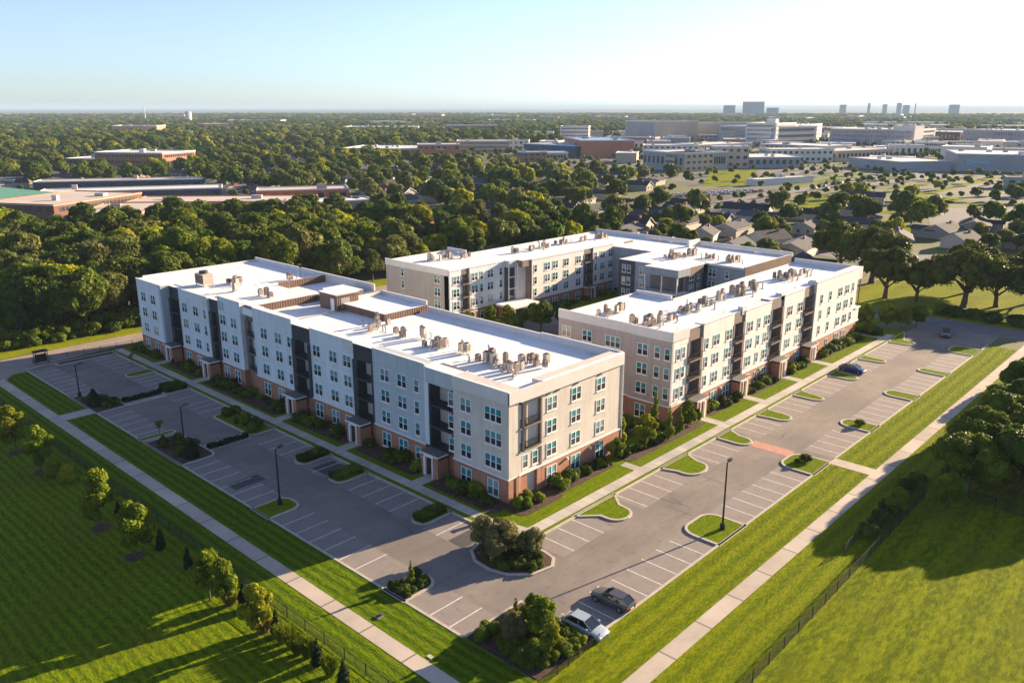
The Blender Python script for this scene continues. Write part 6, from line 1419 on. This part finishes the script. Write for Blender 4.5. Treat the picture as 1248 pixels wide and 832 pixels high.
for nm, lab, az, d, h, r_ in (('radio_mast', 'thin radio mast on the left horizon', 66.3, 2600, 46, 2.2), ('water_tower', 'white round water tank on the left horizon', 63.8, 2500, 34, 9)):
    a = R(az); e = tag(empty(nm, (d * math.cos(a), d * math.sin(a), 0)), lab, nm.replace('_', ' '))
    m_ = MB(); m_.tube([(0, 0, 0), (0, 0, h)], [r_, r_ * (.4 if nm[0] == 'r' else 1)], 'palewall', 10); m_.build('tank' if nm[0] == 'w' else 'mast', e)
    m_ = MB(); m_.tube([(0, 0, h), (0, 0, h + 2)], [r_ * .9, r_ * .2], 'greywall', 10); m_.build('cap', e)
# lettering on the store
tc = bpy.data.curves.new('lettering', 'FONT'); tc.body = 'Crrretu'; tc.size = 4.6; tc.extrude = .25; tc.materials.append(M['sign_cyan'])
t0_ = bpy.data.objects.new('lettering_curve', tc); COL.objects.link(t0_); bpy.context.view_layer.update(); tm_ = bpy.data.meshes.new_from_object(t0_.evaluated_get(bpy.context.evaluated_depsgraph_get())); bpy.data.objects.remove(t0_)
to = bpy.data.objects.new('sign_lettering', tm_); COL.objects.link(to); to.parent = sb
to.rotation_euler = (R(90), 0, 0); to.location = (7, -.5, 5)

# ================================================================== the woods
def blocked(x, y, pad=3.0):
    if -60 < x < 188.5 and y < 178.5: return True
    if x < 205 and y < 62: return True
    if 186 < x < 200 and y < 100: return True
    if x < 262 and y < 82: return True
    if 185 < x < 228 and 84 < y < 156 and abs((y - 84) * .5 + 196 - x) < 10: return True
    for a, b, c, d in ((240, 44, 292, 112), (384, 72, 450, 122), (337, 178, 446, 250)):
        if a < x < c and b < y < d: return True
    for p, q, r_ in SPOTS:
        if (x - p) ** 2 + (y - q) ** 2 < (r_ + pad - 2) ** 2: return True
    v = Vector((x, y))
    for A, u, L_, n_, dep in BLK:
        front = 32 if A.y > 300 and A.x < 290 else 14
        w_ = v - A; s, t = w_.dot(u), w_.dot(n_)
        if -pad < s < L_ + pad and -front < t < dep + pad: return True
    return False
rg = random.Random(77)
cand = []
def dens(x, y):
    d = math.hypot(x, y); a = ang(x, y)
    if y > 178 and x < 190 and y < 300 and a > 44: return .97
    if 480 > x > 180 and y > 160 and a > 36 and d < 330: return .95
    if in_town(x, y): return .30
    if a < 36 and d < 380: return .5
    if a < 34 and d < 1500: return .34
    if d < 700: return .46
    if d < 1600: return .58
    return .66
d = 185.0
while d < 5200:
    step = 8.2 if d < 340 else 10.0 if d < 900 else 13 if d < 1600 else 20 if d < 3000 else 34
    n = int(d * R(68) / step)
    for k in range(n):
        a = 9.5 + 67 * (k + rg.uniform(-.4, .4)) / n; dd = d + rg.uniform(-.45, .45) * step
        x, y = dd * math.cos(R(a)), dd * math.sin(R(a))
        if rg.random() > dens(x, y): continue
        if blocked(x, y): continue
        if in_town(x, y) or (a < 30 and dd > 380 and dd < 1500): cand.append((dd, x, y, (.42 if in_town(x, y) else .7) if dd < 800 else .6)); continue
        if a < 35 and 205 < dd < 350: cand.append((dd, x, y, .62)); continue
        cand.append((dd, x, y, 1 if dd < 900 else 1.3 if dd < 1600 else 1.9 if dd < 3000 else 3.0))
    d += step * .92
for k in range(60):
    t = k / 59.; x, y = (262 + 340 * t, 212 + 0 * t - 22 * t) if k % 2 else (270 + 330 * t, 190 - 14 * t)
    cand.append((math.hypot(x, y), x + rg.uniform(-3, 3), y + rg.uniform(-2, 2), .38))
cand.sort()
N1 = 270
AZB = [(0, 'at the right edge'), (18, 'behind the park oaks'), (24, 'behind the right building'), (29, 'behind the rear wing'), (34, 'right of the rear roof'), (39, 'behind the rear roof'), (44, 'left of the rear roof'), (49, 'between the two roofs'), (53, 'behind the left roof'), (57, 'behind the roof tank'), (61, 'left of the left building'), (65, 'by the north road'), (69, 'near the left edge')]
DB = [(0, 'front row'), (205, 'second row'), (228, 'third row'), (252, 'fourth row'), (278, 'fifth row'), (305, 'deep'), (340, 'at the back'), (380, 'far back')]
def wherep(x, y):
    a = ang(x, y); d = math.hypot(x, y)
    return [t for q, t in DB if d >= q][-1] + ' ' + [t for q, t in AZB if a >= q][-1]
for k, (dd, x, y, s) in enumerate(cand[:N1]):
    a = ang(x, y)
    where = 'in the wood behind the north road' if a > 56 else 'in the wood behind the rear building' if a > 36 else 'among the houses behind the right building'
    s_ = s * rg.uniform(.8, 1.3) * (1.12 if a > 56 else .95)
    tall = ('big ' if s_ > 1.15 else 'small ' if s_ < .85 else '') + ('tall' if k % 4 in (1, 3) else 'broad')
    plant('wood%d' % (k % 4), x, y, s_, rg.uniform(0, 6.28), '%s tree, %s %s' % (tall, wherep(x, y).split(' at ')[0], '' ) if False else '%s tree, %s' % (tall, wherep(x, y)), 'tree', 'trees ' + where)
# prototypes of the far trees stand at the front of the mass
rest = cand[N1:]
srcs = []
for k in range(4):
    dd, x, y, s = rest.pop(0)
    plant('far%d' % k, x, y, 1.0, 0, 'broadleaf tree starting the distant woods, ' + wherep(x, y), 'tree', 'trees at the near edge of the distant woods'); srcs.append(CROWN_OBJ['far%d' % k])
arr = np.array([(x, y, s) for _, x, y, s in rest])
me = bpy.data.meshes.new('distant_wood'); me.vertices.add(len(arr))
co = np.zeros((len(arr), 3), np.float32); co[:, :2] = arr[:, :2]; me.vertices.foreach_set('co', co.ravel())
rng = np.random.default_rng(3)
at = me.attributes.new('tscale', 'FLOAT_VECTOR', 'POINT')
sc_ = np.stack([arr[:, 2]] * 2 + [np.minimum(arr[:, 2], 1.25)], 1) * rng.uniform(.7, 1.25, (len(arr), 1)); at.data.foreach_set('vector', sc_.astype(np.float32).ravel())
at = me.attributes.new('trot', 'FLOAT', 'POINT'); at.data.foreach_set('value', rng.uniform(0, 6.28, len(arr)).astype(np.float32))
at = me.attributes.new('tpick', 'INT', 'POINT'); at.data.foreach_set('value', rng.integers(0, 4, len(arr)).astype(np.int32))
wood = bpy.data.objects.new('distant_wood', me); COL.objects.link(wood)
tag(wood, 'far woods and suburb trees reaching to the horizon', 'wood', kind='stuff')
ng = bpy.data.node_groups.new('scatter', 'GeometryNodeTree')
ng.interface.new_socket('Geometry', in_out='INPUT', socket_type='NodeSocketGeometry'); ng.interface.new_socket('Geometry', in_out='OUTPUT', socket_type='NodeSocketGeometry')
N = ng.nodes.new; gi, go = N('NodeGroupInput'), N('NodeGroupOutput')
iop = N('GeometryNodeInstanceOnPoints'); jn = N('GeometryNodeJoinGeometry')
m2p = N('GeometryNodeMeshToPoints')
for s in reversed(srcs):
    oi = N('GeometryNodeObjectInfo'); oi.transform_space = 'ORIGINAL'; oi.inputs['Object'].default_value = s; oi.inputs['As Instance'].default_value = True
    ng.links.new(oi.outputs['Geometry'], jn.inputs[0])
def attr(nm, t):
    a = N('GeometryNodeInputNamedAttribute'); a.data_type = t; a.inputs[0].default_value = nm; return a.outputs['Attribute']
ng.links.new(gi.outputs[0], m2p.inputs[0]); ng.links.new(m2p.outputs[0], iop.inputs['Points']); ng.links.new(jn.outputs[0], iop.inputs['Instance'])
iop.inputs['Pick Instance'].default_value = True
ng.links.new(attr('tpick', 'INT'), iop.inputs['Instance Index']); ng.links.new(attr('tscale', 'FLOAT_VECTOR'), iop.inputs['Scale'])
cx_ = N('ShaderNodeCombineXYZ'); ng.links.new(attr('trot', 'FLOAT'), cx_.inputs[2]); ng.links.new(cx_.outputs[0], iop.inputs['Rotation'])
ng.links.new(iop.outputs[0], go.inputs[0])
wood.modifiers.new('scatter', 'NODES').node_group = ng
print('trees', N1, 'mass', len(rest))

# ================================================================== the air
hz = MB(); HZ = 44000
hz.box(-HZ, -HZ, -1.5, HZ, HZ, 90, 'trim'); h = hz.build('haze'); h.data.materials.clear()
hm = bpy.data.materials.new('haze'); hm.use_nodes = True; hn = hm.node_tree; hn.nodes.clear()
ho = hn.nodes.new('ShaderNodeOutputMaterial'); hv = hn.nodes.new('ShaderNodeVolumePrincipled'); hn.links.new(hv.outputs[0], ho.inputs['Volume'])
hv.inputs['Color'].default_value = (0.42, 0.58, 0.78, 1); hv.inputs['Density'].default_value = 0.00008; hv.inputs['Anisotropy'].default_value = 0.0
h.data.materials.append(hm); tag(h, 'thin bluish air over the whole scene', 'haze', kind='stuff')

# things that still share a label are told apart by their order from the left
bylab = {}
for o in COL.objects:
    if o.parent is None and 'label' in o and 'kind' not in o: bylab.setdefault(o['label'], []).append(o)
for lab, L_ in bylab.items():
    if len(L_) < 2 or len(L_) > 24: continue
    L_.sort(key=lambda o: -ang(o.location.x, o.location.y))
    for k, o in enumerate(L_):
        extra = ', ' + ORD[k] + ' from left'
        if len((lab + extra).split()) <= 16: o['label'] = lab + extra
